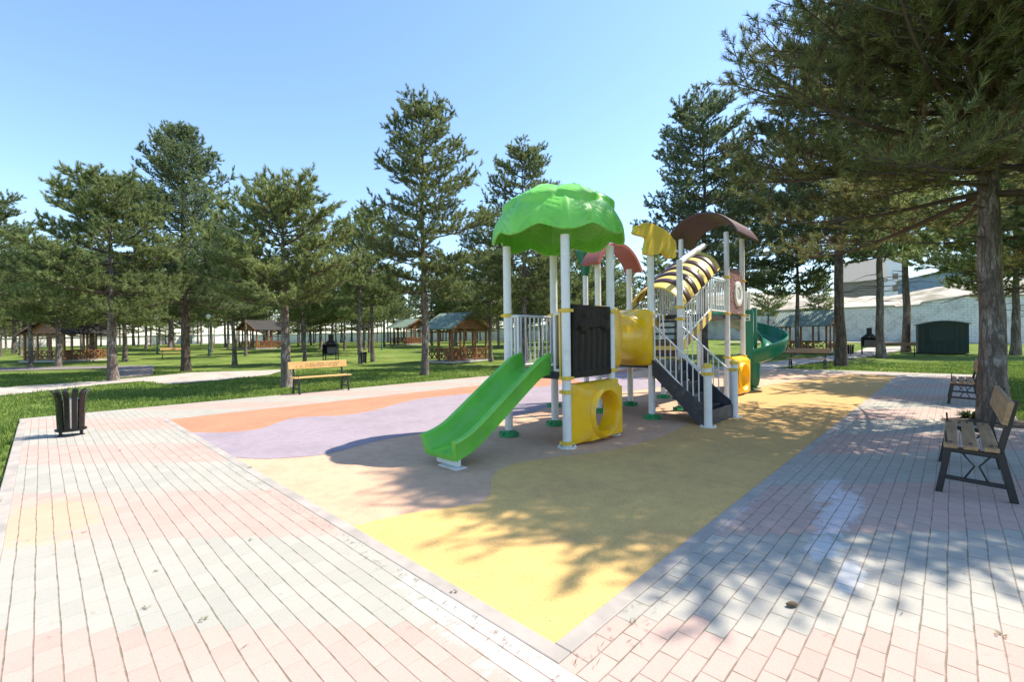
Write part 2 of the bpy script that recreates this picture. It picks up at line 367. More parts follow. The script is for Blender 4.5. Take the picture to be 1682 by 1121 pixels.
M['soil'] = mat('dark_soil', (0.085, 0.062, 0.042), 1.0, 0.3, 6.0, 0.8, 30.0, 0.02)
M['cone'] = mat('brown_cone_scales', (0.17, 0.125, 0.075), 0.9, 0.3, 20.0)
M['litter'] = leafy('dry_needle_litter', (0.10, 0.065, 0.03), (0.24, 0.17, 0.09), 3.0, 0.2)
M['tan_plaster'] = mat('tan_plaster', (0.50, 0.42, 0.32), 0.95, 0.1, 0.8)
M['tan_dark'] = mat('brown_shuttering', (0.25, 0.205, 0.165), 0.95, 0.15, 0.8)
M['pale_plaster'] = mat('pale_lavender_plaster', (0.72, 0.72, 0.76), 0.95, 0.06, 0.5)
M['blue_sheet'] = mat('grey_blue_sheeting', (0.22, 0.29, 0.36), 0.6, 0.1, 0.8)
M['roof_tile'] = mat('pale_roof_tiles', (0.46, 0.36, 0.30), 0.95, 0.2, 1.5)
M['wall_white'] = stonewall('whitewashed_stone', (0.82, 0.81, 0.79), (0.52, 0.50, 0.48))
M['wall_plain'] = mat('white_painted_wall', (0.68, 0.67, 0.64), 0.9, 0.07, 0.6, c2=(0.70, 0.69, 0.67))
M['needle'] = leafy('pine_needles', (0.115, 0.165, 0.062), (0.385, 0.435, 0.165), 0.55, 0.5)
M['needle_blue'] = leafy('blue_green_pine_needles', (0.095, 0.142, 0.072), (0.29, 0.345, 0.165), 0.55, 0.48)
M['needle_hero'] = leafy('long_pine_needles', (0.115, 0.150, 0.052), (0.40, 0.40, 0.145), 0.9, 0.52)
M['needle_dry'] = leafy('brown_dry_needles', (0.11, 0.065, 0.025), (0.20, 0.12, 0.05), 0.9, 0.30)
M['blade'] = leafy('grass_blades', (0.110, 0.190, 0.028), (0.27, 0.34, 0.080), 0.7, 0.35)
M['bush'] = leafy('bush_leaves', (0.030, 0.065, 0.014), (0.085, 0.125, 0.035), 1.2, 0.3)
M['weed'] = leafy('weed_leaves', (0.14, 0.15, 0.06), (0.26, 0.24, 0.12), 3.0, 0.3)
M['bark'] = bark('grey_pine_bark', (0.195, 0.152, 0.125), (0.30, 0.250, 0.210), (0.42, 0.385, 0.35))
M['bark_dark'] = bark('brown_pine_bark', (0.120, 0.088, 0.068), (0.185, 0.145, 0.118), (0.24, 0.205, 0.18))
M['limb'] = mat('pine_limb_bark', (0.095, 0.070, 0.055), 0.95, 0.3, 6.0, 0.4, 40.0, 0.01)
M['limb_grey'] = mat('grey_dead_twig_bark', (0.15, 0.125, 0.105), 0.95, 0.3, 6.0)
M['lawn'] = grass_ground()
M['orange'] = rubber('orange_rubber', (0.49, 0.215, 0.125)); M['lilac'] = rubber('lilac_rubber', (0.32, 0.262, 0.285))
M['salmon'] = rubber('salmon_rubber', (0.57, 0.365, 0.235)); M['yellow_rubber'] = rubber('yellow_rubber', (0.65, 0.415, 0.145), (0.57, 0.355, 0.135), (0.52, 0.32, 0.125))
M['pink_rubber'] = rubber('pink_rubber', (0.62, 0.41, 0.35))
M['pave_t'] = paver('block_paving_along_t', True, [(-1.72, 4.15, 0.42, 0.75, (0.56, 0.36, 0.17), 0.42), (-0.1, 0.15, 0.25, 1.0, (0.56, 0.54, 0.50), 0.5)])
wt = (0.70, 0.72, 0.75)
M['pave_s'] = paver('block_paving_along_s', False, [(3.0, -0.72, 0.75, 0.14, wt, 0.45), (3.5, -0.55, 0.5, 0.10, wt, 0.35), (2.1, -0.75, 0.28, 0.12, wt, 0.4), (1.75, -0.95, 0.25, 0.08, wt, 0.4), (2.3, 0.0, 0.9, 0.14, wt, 0.35)])

# ------------------------------------------------------------------ ground
def structure(o, label=None): return tag(o, label, None, None, 'structure')
def poly_sheet(name, pts, z, m, parent=None, thick=0.0, sub=0):
    b = MB(); n = len(pts)
    if thick:
        b.prism([(p[0], p[1]) for p in pts], lambda a, c, d: (a, c, d), z, z - thick)
    else: b.add([(p[0], p[1], z if not callable(z) else z(p[0], p[1])) for p in pts], [tuple(range(n))])
    return b.build(name, m, parent, smooth=0, fix=bool(thick))
def make_ground():
    xs = np.concatenate([np.linspace(-900, -130, 8), np.linspace(-110, 110, 45), np.linspace(130, 900, 8)])
    ys = np.concatenate([np.linspace(-300, -20, 4), np.linspace(-8, 20, 12), np.linspace(22, 80, 30), np.linspace(100, 1500, 8)])
    vs = np.array([(x, y, gz(x, y) - 0.045) for y in ys for x in xs]); nx = len(xs)
    fs = np.array([(j * nx + i, j * nx + i + 1, (j + 1) * nx + i + 1, (j + 1) * nx + i) for j in range(len(ys) - 1) for i in range(nx - 1)])
    return np_mesh('ground', vs, fs, M['lawn'], None, 4, True)
structure(make_ground(), 'green lawn running back under the pines')
S1, T1 = 19.7, 9.6           # play surface
SO, TO, PW, LW = 21.45, 12.02, 2.12, 1.94
def plan(o): o.location = C0; o.rotation_euler = (0, 0, ANG); return o
def rect(name, s0, t0, s1, t1, z, m, thick):
    return structure(plan(poly_sheet(name, [(s0, t0), (s1, t0), (s1, t1), (s0, t1)], z, m, None, thick)))
K = 0.10
rect('pavement', -LW, -7.0, -K, TO, 0.006, M['pave_t'], 0.12)
rect('pavement', -K, -PW, SO, -K, 0.006, M['pave_s'], 0.12)
rect('pavement', -K, T1 + K, SO, TO, 0.006, M['pave_s'], 0.12)
rect('pavement', S1 + K, -K, SO, T1 + K, 0.006, M['pave_s'], 0.12)
kb = MB()
kb.box((-K / 2, T1 / 2, -0.05), (K, T1 + 2 * K, 0.12)); kb.box((S1 + K / 2, T1 / 2, -0.05), (K, T1 + 2 * K, 0.12))
kb.box((S1 / 2, -K / 2, -0.05), (S1, K, 0.12)); kb.box((S1 / 2, T1 + K / 2, -0.05), (S1, K, 0.12))
structure(plan(kb.build('kerb', M['kerb'], None, 0, 0.008)))
eb = MB()
eb.box((-LW - 0.05, 2.5, -0.05), (0.1, 19.1, 0.115)); eb.box((SO / 2, -PW - 0.05, -0.05), (SO + 0.3, 0.1, 0.115))
eb.box((9.7, TO + 0.05, -0.05), (23.5, 0.1, 0.115)); eb.box((SO + 0.05, 5.0, -0.05), (0.1, 14.2, 0.115))
structure(plan(eb.build('kerb', M['kerb'], None, 0, 0.008)))
rect('play_surface', 0, 0, S1, T1, 0.0, M['salmon'], 0.1)
def st_px(pts):
    out = []
    for (px, py) in pts:
        g = G(px, py); out.append(ST(g.x, g.y))
    return out
def smooth_line(pts, it=3):
    for _ in range(it):
        q = [pts[0]]
        for a, b in zip(pts[:-1], pts[1:]):
            q += [(0.75 * a[0] + 0.25 * b[0], 0.75 * a[1] + 0.25 * b[1]), (0.25 * a[0] + 0.75 * b[0], 0.25 * a[1] + 0.75 * b[1])]
        pts = q + [pts[-1]]
    return pts
cl = lambda p: (min(max(p[0], 0.0), S1), min(max(p[1], 0.0), T1))
b1 = [cl(p) for p in smooth_line(st_px([(318, 711), (360, 712), (425, 707), (455, 694), (490, 685), (560, 684), (610, 676), (650, 664), (690, 655), (760, 648), (830, 642), (900, 634), (960, 630)]))]
b2 = [cl(p) for p in smooth_line(st_px([(388, 753), (440, 756), (540, 748), (600, 728), (690, 712), (780, 700), (860, 682), (930, 660), (1000, 646), (1060, 640), (1110, 632)]))]
b3 = [cl(p) for p in smooth_line(st_px([(580, 866), (640, 850), (740, 834), (795, 828), (803, 806), (803, 786), (820, 768), (870, 757), (930, 750), (1010, 740), (1070, 724), (1120, 704), (1170, 664), (1215, 644), (1260, 633), (1320, 624), (1390, 617)]))]
jr = random.Random(6)
def rough_edge(pts, amp=0.012):
    out = [pts[0]]
    for p, q in zip(pts[:-1], pts[1:]):
        n = max(1, int(math.hypot(q[0] - p[0], q[1] - p[1]) / 0.05))
        for k in range(1, n + 1):
            u = k / n; out.append(cl((p[0] + (q[0] - p[0]) * u + jr.uniform(-amp, amp), p[1] + (q[1] - p[1]) * u + jr.uniform(-amp, amp))))
    return out
b1, b2, b3 = rough_edge(b1), rough_edge(b2), rough_edge(b3)
b1[0] = (0, b1[0][1]); b2[0] = (0, b2[0][1]); b3[0] = (0, b3[0][1])
def zone(name, pts, z, m): return structure(plan(poly_sheet(name, pts, z, m)))
zone('orange_zone', [(0, T1)] + b1 + [(b1[-1][0] + 1.2, T1 - 0.9), (S1 - 2.0, T1 - 0.9), (S1 - 1.5, T1)], 0.0035, M['orange'])
zone('lilac_zone', b2 + [(S1 - 5.5, T1 - 2.0), (S1 - 4, T1 - 1.0), (S1 - 2.0, T1 - 0.9), (b1[-1][0] + 1.2, T1 - 0.9)] + b1[::-1], 0.0035, M['lilac'])
zone('yellow_zone', [(0, 0)] + [(S1, 0)] + [(S1, max(b3[-1][1], 0.05))] + b3[::-1], 0.0035, M['yellow_rubber'])
# paths through the lawn
def px_path(name, pts, dz):
    w = [G(*p) for p in pts]
    b = MB(); n = len(w); b.add([(p.x, p.y, p.z - 0.045 + dz) for p in w], [tuple(range(n))])
    return structure(b.build(name, M['path_shaded'] if dz == 0.034 else M['path'], None, 0, 0.0, False))
PATHS = [[(-60, 656), (-60, 640), (110, 629), (180, 624), (250, 618), (310, 612), (470, 607), (440, 616), (350, 625), (275, 631), (235, 626), (180, 630), (90, 640)],
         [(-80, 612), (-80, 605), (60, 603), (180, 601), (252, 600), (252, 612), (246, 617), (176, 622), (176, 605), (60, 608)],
         [(1228, 606), (1236, 598), (1290, 592), (1345, 587), (1398, 581), (1425, 571), (1492, 569), (1478, 576), (1425, 586), (1352, 594), (1300, 601), (1270, 606)]]
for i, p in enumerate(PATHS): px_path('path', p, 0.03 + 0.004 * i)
pw = []
for (px, d) in ((1180, 55), (1400, 51), (1682, 44), (1850, 40)): q = P(px, d); pw.append(q)
b = MB(); vs = []
for q in pw: vs += [(q.x, q.y, q.z - 0.01), (q.x + 0.5, q.y - 2.2, gz(0, q.y - 2.2) - 0.01)]
b.add(vs, [(0, 1, 3, 2), (2, 3, 5, 4), (4, 5, 7, 6)]); structure(b.build('path', M['path'], None, 0, 0, False))

# ------------------------------------------------------------------ play structure (local axes: s, t, z)
play = empty('play_structure', C0, ANG, 'white posted climbing frame with green tree canopy, slides and striped bridge', 'play structure')
def post(s, t, h, foot='plate', bands=(), r=0.062, cap=None):
    b = MB(); b.tube([(s, t, 0.0), (s, t, h)], r, 20)
    o = b.build('post', M['white'], play)
    for z in bands:
        c = MB(); c.lathe([(r + 0.004, -0.028), (r + 0.012, -0.024), (r + 0.013, 0.024), (r + 0.004, 0.028)], (s, t, z), 20)
        a = 2.3
        for da in (0, math.pi * 0.5, math.pi): c.box((s + (r + 0.02) * math.cos(a + da), t + (r + 0.02) * math.sin(a + da), z), (0.045, 0.03, 0.04), a + da)
        c.build('clamp', M['yellow_band'], o)
    f = MB()
    if foot == 'green':
        f.lathe([(0.155, 0.0), (0.155, 0.025), (0.145, 0.035), (0.10, 0.06), (0.085, 0.085), (0.064, 0.095)], (s, t, 0), 12)
        for k in range(6):
            a = k * math.pi / 3; f.box((s + 0.12 * math.cos(a), t + 0.12 * math.sin(a), 0.045), (0.07, 0.03, 0.05), a)
        f.build('foot_cover', M['foot_green'], o)
    else:
        f.lathe([(0.135, 0.0), (0.135, 0.012), (0.066, 0.014)], (s, t, 0), 16)
        for k in range(4):
            a = k * math.pi / 2 + 0.6; f.lathe([(0.014, 0.012), (0.014, 0.03), (0.006, 0.034)], (s + 0.105 * math.cos(a), t + 0.105 * math.sin(a), 0), 6)
        f.build('base_plate', M['white'], o)
    if cap:
        c = MB(); c.lathe([(r + 0.012, h - 0.05), (r + 0.012, h - 0.005), (r * 0.8, h + 0.025), (0.0, h + 0.034)], (s, t, 0), 20); c.build('post_cap', M[cap], o)
    return o
A, Bq = (3.28, 4.42), (2.40, 3.52)             # first tower
Cq, Dq = (6.06, 7.30), (2.56, 3.70)            # second tower
Eq = (10.0, 11.15)                             # third tower
post(A[0], Bq[0], 2.92, 'plate', (1.88, 0.95, 0.76, 0.06)); post(A[0], Bq[1], 2.92, 'green', (1.86, 1.0))
post(A[1], Bq[0], 2.92, 'plate', (1.9, 1.0, 0.84)); post(A[1], Bq[1], 2.92, 'green', (1.9, 1.0))
post(Cq[0], Dq[0], 3.04, 'green', (1.92, 1.02)); post(Cq[1], Dq[0], 3.06, 'green', (2.1, 1.86, 1.02))
post(Cq[0], Dq[1], 3.0, 'green', (1.9, 1.0)); post(Cq[1], Dq[1], 3.0, 'green', (1.9, 1.0))
post(Cq[0], 4.86, 3.0, 'green', (1.9, 1.0)); post(Cq[1], 4.86, 3.03, 'green', (1.9, 1.0))
post(Eq[0], Dq[0], 4.06, 'plate', (2.95, 2.05, 0.98)); post(Eq[1], Dq[0], 4.06, 'plate', (2.95, 2.05, 0.98))
post(Eq[0], Dq[1], 4.06, 'green', (2.95, 2.05)); post(Eq[1], Dq[1], 4.06, 'green', (2.95, 2.05))
post(5.93, 1.5, 1.03, 'plate', (0.88,), 0.064, 'yellow_band'); post(7.2, 1.5, 1.03, 'plate', (0.88,), 0.064, 'yellow_band')
post(8.9, Dq[1], 2.1, 'green', (2.0,)); 
def platform(s0, s1, t0, t1, z, name='platform'):
    b = MB(); b.box(((s0 + s1) / 2, (t0 + t1) / 2, z - 0.05), (s1 - s0, t1 - t0, 0.1))
    return b.build(name, M['step'], play, 32, 0.008)
platform(A[0] - 0.03, A[1] + 0.03, Bq[0] + 0.02, Bq[1] - 0.02, 1.03)
platform(Cq[0] - 0.03, Cq[1] + 0.03, Dq[0] + 0.02, 4.9, 1.03)
platform(8.9, Eq[1] + 0.03, Dq[0] + 0.03, Dq[1] - 0.03, 2.03)
# tree-crown canopy
def canopy():
    n, rings = 224, 100; H, Rr = 0.70, 1.0; cx, cy, cz = 3.85, 2.96, 2.93
    loops = []
    for i in range(rings + 1):
        v = 0.02 + 0.98 * i / rings; row = []
        for j in range(n):
            th = 2 * math.pi * j / n
            L1 = abs(math.cos(3.5 * (th + 0.25))) ; L2 = abs(math.cos(4 * th))
            L0 = abs(math.cos(2.5 * (th + 0.5)))
            r = Rr * math.sin(v * math.pi / 2 * 0.98) ** 0.92; z = H * math.cos(v * math.pi / 2 * 0.97) ** 0.9
            nx, nz = (r / Rr) * (0.42 if v < 0.75 else 0.42 + 0.4 * (v - 0.75) / 0.25), 0.35 + 0.65 * (1 - v)
            v0, v1 = 0.24 + 0.08 * L0, 0.53 + 0.10 * L1
            def edge(vv, ve): return 1.0 / (1.0 + math.exp((vv - ve) / 0.011))
            off = 0.0
            e0, e1 = edge(v, v0), edge(v, v1)
            b0 = 0.035 + 0.025 * L0 ** 0.7; b1_ = 0.085 + 0.045 * L1 ** 0.7; b2_ = 0.06 * L2 ** 0.7 - 0.015
            rib = lambda L: 0.02 * math.exp(-((1 - L) / 0.006)) if L > 0.9 else 0.0
            vein = lambda L, ve: -0.018 * (1 if (0.93 > L > 0.30 and math.sin((v * 16 + (1 - L) * 3.2) * 2 * math.pi / 1.55) > 0.93) else 0)
            ap = min(1.0, v / 0.16); off = e0 * (0.05 * (1 - ap) + ap * b0 + b1_ * 0.6 + rib(L0) + vein(L0, v0)) + (1 - e0) * e1 * (b1_ + rib(L1) + vein(L1, v1)) + (1 - e1) * (b2_ + rib(L2) + vein(L2, 1.0) - 0.03)
            drop = max(0, (v - 0.86) / 0.14) ** 1.6 * (0.13 * (L2 ** 1.2) - 0.04)
            if v > 0.9: r -= 0.0
            row.append((cx + (r + off * nx) * math.cos(th), cy + (r + off * nx) * math.sin(th), cz + 0.06 + z + off * nz - drop))
        loops.append(row)
    b = MB(); b.loops(loops, cap0=True)
    o = b.build('tree_canopy', M['lime'], play, 50, 0, True)
    s = o.modifiers.new('shell', 'SOLIDIFY'); s.thickness = 0.03; s.offset = -1
canopy()
# straight slide
def straight_slide():
    tc = 2.95; path = []
    raw = [(3.27, 1.05), (3.12, 1.035), (2.98, 0.97), (2.5, 0.66), (2.12, 0.41), (1.92, 0.285), (1.76, 0.215), (1.63, 0.18), (1.53, 0.16)]
    raw = smooth_line(raw, 2)
    sec = [(-0.245, 0.185), (-0.225, 0.04), (-0.19, 0.008), (-0.1, 0.0), (0.1, 0.0), (0.19, 0.008), (0.225, 0.04), (0.245, 0.185), (0.27, 0.2), (0.315, 0.19), (0.32, 0.165),
           (0.30, 0.14), (0.285, -0.05), (0.2, -0.065), (-0.2, -0.065), (-0.285, -0.05), (-0.30, 0.14), (-0.32, 0.165), (-0.315, 0.19), (-0.27, 0.2)]
    loops = []; k = len(raw)
    for i, (s, z) in enumerate(raw):
        a, c = raw[max(i - 1, 0)], raw[min(i + 1, k - 1)]; dx, dz = c[0] - a[0], c[1] - a[1]; L = math.hypot(dx, dz)
        ux, uz = (dz / L, -dx / L)
        if uz < 0: ux, uz = -ux, -uz
        wsc = 1.0 if s > 1.9 else 1.0 + 0.10 * (1.9 - s) / 0.43
        hs = 1.0 if s < 3.0 else 1.0 + 0.25 * (s - 3.0) / 0.27
        loops.append([(s + ux * h * hs, tc + w * wsc, z + uz * h * hs) for (w, h) in sec])
    b = MB(); b.loops(loops, True, True); o = b.build('slide', M['green'], play, 45)
    f = MB(); f.box((1.62, tc - 0.12, 0.008), (0.16, 0.34, 0.012)); f.box((1.66, tc, 0.05), (0.05, 0.4, 0.09)); f.build('slide_foot', M['white'], o)
    return o
straight_slide()
def railing(name, p0, p1, z0a, z0b, z1a, z1b, n, r=0.014, parent=None, mt='white', frame=0.02):
    b = MB(); p0, p1 = Vector((*p0, 0)), Vector((*p1, 0))
    q = lambda u, z: (p0.x + (p1.x - p0.x) * u, p0.y + (p1.y - p0.y) * u, z)
    b.tube([q(0, z1a), q(1, z1b)], frame, 8); b.tube([q(0, z0a), q(1, z0b)], frame, 8)
    b.tube([q(0, z0a), q(0, z1a)], frame, 8); b.tube([q(1, z0b), q(1, z1b)], frame, 8)
    for i in range(1, n + 1):
        u = i / (n + 1); b.tube([q(u, z0a + (z0b - z0a) * u), q(u, z1a + (z1b - z1a) * u)], r, 6)
    return b.build(name, M[mt], parent or play)
railing('railing', (A[0] + 0.09, Bq[1]), (A[1] - 0.09, Bq[1]), 1.08, 1.08, 1.86, 1.86, 8)
railing('railing', (A[0], Bq[1] - 0.08), (A[0], 3.30), 1.08, 1.08, 1.84, 1.84, 1)
railing('railing', (A[0], 2.60), (A[0], 2.50), 1.05, 1.05, 1.84, 1.84, 0)
b = MB(); b.box((A[0] - 0.02, 2.475, 1.42), (0.05, 0.02, 0.92)); b.build('edge_strip', M['yellow_band'], play)
# dark tree-bark barrier
def bark_panel(s0, s1, t, z0, z1):
    nu, nv = 90, 70; rng = random.Random(4)
    blobs = [(rng.random(), 0.70 + 0.32 * rng.random(), 0.05 + 0.08 * rng.random(), rng.uniform(0.012, 0.032)) for _ in range(26)]
    rows = []
    for j in range(nv + 1):
        v = j / nv; row = []
        for i in range(nu + 1):
            u = i / nu
            top = 0.80 - 0.16 * abs(math.sin(u * math.pi))
            g = 0.018 * abs(math.sin((u + 0.012 * math.sin(v * 9)) * 6.5 * math.pi)) ** 0.7
            if v > top + 0.04 or v < 0.09: g = 0.03
            for (bu, bv, br, bh) in blobs:
                d = math.hypot(u - bu, (v - bv)) / br
                if d < 1: g = max(g, 0.02 + bh * math.sqrt(1 - d * d))
            if u < 0.03 or u > 0.97: g = 0.026
            row.append((s0 + (s1 - s0) * u, t - 0.02 - g, z0 + (z1 - z0) * v))
        rows.append(row)
    b = MB(); b.loops(rows, closed=False)
    back = [[(s0, t + 0.03, z0), (s1, t + 0.03, z0)], [(s0, t + 0.03, z1), (s1, t + 0.03, z1)]]
    vs = [(s0, t + 0.03, z0), (s1, t + 0.03, z0), (s1, t + 0.03, z1), (s0, t + 0.03, z1), (s0, t - 0.046, z0), (s1, t - 0.046, z0), (s1, t - 0.046, z1), (s0, t - 0.046, z1)]
    b.add(vs, [(0, 1, 2, 3), (0, 4, 5, 1), (1, 5, 6, 2), (2, 6, 7, 3), (3, 7, 4, 0)])
    o = b.build('barrier_panel', M['trunk_plastic'], play, 50); o['label'] = 'dark brown panel moulded like a tree trunk with leaves'
bark_panel(A[0] + 0.09, A[1] - 0.08, Bq[0], 0.95, 1.97)
# yellow crawl panel with a round hole
def crawl_panel(s0, s1, t, h, cs, cz):
    n = 72; b = MB()
    def rect_pt(a, x0, x1, z0, z1):
        dx, dz = math.cos(a), math.sin(a); k = 1e9
        if dx > 1e-9: k = min(k, (x1 - cs) / dx)
        if dx < -1e-9: k = min(k, (x0 - cs) / dx)
        if dz > 1e-9: k = min(k, (z1 - cz) / dz)
        if dz < -1e-9: k = min(k, (z0 - cz) / dz)
        return cs + dx * k, cz + dz * k
    angs = [2 * math.pi * i / n for i in range(n)]
    cor = lambda x0, x1, z0, z1: [math.atan2(z - cz, x - cs) % (2 * math.pi) for x in (x0, x1) for z in (z0, z1)]
    def RL(x0, x1, z0, z1, y):
        aa = list(angs)
        for c in cor(x0, x1, z0, z1):
            k = min(range(n), key=lambda i: abs(((aa[i] - c + math.pi) % (2 * math.pi)) - math.pi)); aa[k] = c
        return [(rect_pt(a, x0, x1, z0, z1)[0], y, rect_pt(a, x0, x1, z0, z1)[1]) for a in aa]
    CL = lambda r, y, sx=1.0: [(cs + r * sx * math.cos(a), y, cz + r * math.sin(a)) for a in angs]
    b.loops([CL(0.285, t + 0.05), RL(s0, s1, 0.02, h, t + 0.05), RL(s0, s1, 0.02, h, t - 0.02), RL(s0 + 0.10, s1, 0.03, h - 0.02, t - 0.06), RL(s0 + 0.26, s1 - 0.03, 0.05, h - 0.10, t - 0.17), CL(0.375, t - 0.17),
             CL(0.36, t - 0.198), CL(0.33, t - 0.225), CL(0.31, t - 0.198), CL(0.295, t - 0.16), CL(0.285, t + 0.05)])
    return b.build('crawl_panel', M['yellow'], play, 40, 0.006)
crawl_panel(A[0] + 0.08, A[1] + 0.06, Bq[0], 0.86, 3.98, 0.41)
crawl_panel(Eq[0] + 0.08, Eq[1] + 0.06, Dq[0], 0.98, 10.62, 0.46)
# yellow tunnel
def tunnel():
    s0, s1, tc, zc, r = 4.47, 6.0, 3.0, 1.50, 0.47
    b = MB(); n = 48
    ring = lambda s, rr, k=0.0: [(s, tc + math.copysign(abs(math.cos(a)) ** (1 - k), math.cos(a)) * rr, zc + math.copysign(abs(math.sin(a)) ** (1 - k), math.sin(a)) * rr) for a in [2 * math.pi * i / n for i in range(n)]]
    prof = [(s0, 0.52, 0.75), (s0 + 0.40, 0.52, 0.72), (s0 + 0.44, 0.50, 0.55), (s0 + 0.50, 0.475, 0.1), (s0 + 0.6, r, 0.0), (s0 + 0.8, r, 0.0), (s1 - 0.4, r, 0.0), (s1 - 0.22, 0.48, 0.2), (s1 - 0.12, 0.50, 0.6), (s1 - 0.08, 0.52, 0.75), (s1, 0.52, 0.75), (s1, 0.44, 0.0), (s1 - 0.1, 0.43, 0.0), (s0 + 0.1, 0.43, 0.0), (s0, 0.44, 0), (s0, 0.52, 0.75)]
    b.loops([ring(*p) for p in prof]); b.build('tunnel', M['yellow'], play, 40)
tunnel()
# stairs with railings
def stairs():
    root = None
    b = MB(); n = 5
    for i in range(n):
        z1 = 1.03 - (i + 1) * 1.03 / (n + 0.25); t1 = Dq[0] - i * 0.205; t0 = t1 - 0.235
        b.box((6.58, (t0 + t1) / 2, z1 - 0.02), (1.14, t1 - t0, 0.045)); b.box((6.58, t1 - 0.012, z1 + 0.09), (1.13, 0.02, 0.22))
    b.box((6.58, 1.52, 0.13), (1.1, 0.03, 0.24))
    st = b.build('staircase', M['step'], play, 32, 0.005)
    for s in (5.985, 7.175):
        g = MB(); pr = [(2.50, 1.10), (2.50, 0.82), (1.66, 0.0), (1.47, 0.0), (1.47, 0.24)]
        g.prism(pr, lambda a, c, d: (d, a, c), s - 0.025, s + 0.025); g.build('stringer', M['step'], st, 32, 0.004)
        railing('handrail', (s, 2.46), (s, 1.57), 1.13, 0.24, 1.70, 0.86, 8, 0.011, st, 'white', 0.017)
        q = MB(); q.tube([(s, 2.52, 1.90), (s, 2.30, 1.90), (s, 2.28, 1.55)], 0.017, 8); q.tube([(s, 2.36, 1.9), (s, 2.36, 1.08)], 0.012, 6); q.build('grab_rail', M['white'], st)
stairs()
railing('railing', (Cq[0], Dq[1] + 0.08), (Cq[0], 4.78), 1.08, 1.08, 1.86, 1.86, 8)
railing('railing', (Cq[0] + 0.08, 4.86), (Cq[1] - 0.08, 4.86), 1.08, 1.08, 1.86, 1.86, 9)
railing('railing', (Cq[1], Dq[1] + 0.08), (Cq[1], 4.78), 1.08, 1.08, 1.86, 1.86, 8)
# vaults
def vault(name, mt, s0, s1, t0, t1, zl, rise, th, axis='s', seg=28, ribs=0, dz=0.0, bands=None, over=0.0):
    # barrel shell; axis = direction of the barrel
    h = (t1 - t0) / 2 if axis == 's' else (s1 - s0) / 2
    rad = (h * h + rise * rise) / (2 * rise); a0 = math.asin(min(1, h / rad)) if rise < h else math.pi - math.asin(h / rad)
    steps = bands or max(2, ribs * 4 or 2); loops_o, lm = [], []
    b = MB()
    def ring(u, ro):
        o, i_ = [], []
        for k in range(seg + 1):
            a = -a0 + 2 * a0 * k / seg; x, z = math.sin(a), math.cos(a) * 1.0
            for (rr, lst) in ((rad + th + ro, o), (rad + ro * 0.6, i_)):
                zz = zl + rise - rad + z * rr + dz * u; xx = x * rr
                if axis == 's': lst.append((s0 + (s1 - s0) * u, (t0 + t1) / 2 + xx, zz))
                else: lst.append(((s0 + s1) / 2 + xx, t0 + (t1 - t0) * u, zz))
        return o + i_[::-1]
    if bands:
        for k in range(bands):
            u0, u1 = (k + (0.0 if k % 2 == 0 else 0.3)) / bands, (k + 1 + (0.3 if k % 2 == 0 else 0.0)) / bands; ro = 0.035 if k % 2 else 0.0
            b.loops([ring(u0, ro), ring(u0 + (u1 - u0) * 0.25, ro + 0.012), ring(u0 + (u1 - u0) * 0.75, ro + 0.012), ring(u1, ro)], True, True, k % 2)
        return b.build(name, mt, play, 40)
    us = [i / steps for i in range(steps + 1)]
    b.loops([ring(u, 0.012 * (i % 2) if ribs else 0.0) for i, u in enumerate(us)], True, True)
    return b.build(name, mt, play, 40)
vault('arched_roof', M['roof_brown'], 9.78, 11.40, 2.26, 3.98, 3.98, 0.58, 0.045, 's', 32, 4)
vault('arch', M['arch_red'], 5.86, 7.52, 3.52, 3.92, 2.94, 0.46, 0.07, 't', 32, 3)
bee = vault('striped_bridge_cover', [M['bee_yellow'], M['bee_brown']], 7.34, 9.42, 2.56, 3.70, 2.10, 0.44, 0.03, 's', 24, 0, 0.98, 11)
bee['label'] = 'yellow and maroon striped vault over the ramp'
def bee_side(t):
    b = MB(); n = 9
    for k in range(n):
        u0, u1 = k / n, (k + 1) / n; f = lambda u: (7.40 + 1.5 * u, 1.22 + 0.68 * u)
        (sa, za), (sb, zb) = f(u0), f(u1)
        b.prism([(sa, za), (sb, zb), (sb, zb + 0.19), (sa, za + 0.19)], lambda a, c, d: (a, d, c), t - 0.03, t + 0.03, k % 2)
    return b.build('striped_stringer', [M['bee_yellow'], M['bee_brown']], play, 30)
for t in (Dq[0], Dq[1]):
    bee_side(t)
    railing('railing', (7.38, t), (8.9, t), 1.42, 2.12, 2.05, 2.80, 11, 0.012)
    railing('railing', (8.96, t), (Eq[0] - 0.08, t), 2.1, 2.1, 2.86, 2.86, 8, 0.012)
b = MB()
for k in range(6): b.box((7.45 + 0.25 * k, 3.13, 1.12 + 0.15 * k), (0.27, 1.0, 0.05), 0, 0)
b.build('ramp_tread', M['step'], play)
b = MB()
for k in range(4): b.box((7.36, 3.13, 1.10 + 0.085 * k), (0.05, 1.04, 0.085), 0, k % 2)
b.build('striped_riser', [M['bee_yellow'], M['bee_brown']], play)
b = MB(); b.tube([(7.3, 2.56, 3.0), (7.55, 2.56, 3.12), (8.55, 2.56, 3.52)], 0.062, 16); b.build('slanted_tube', M['white'], play)
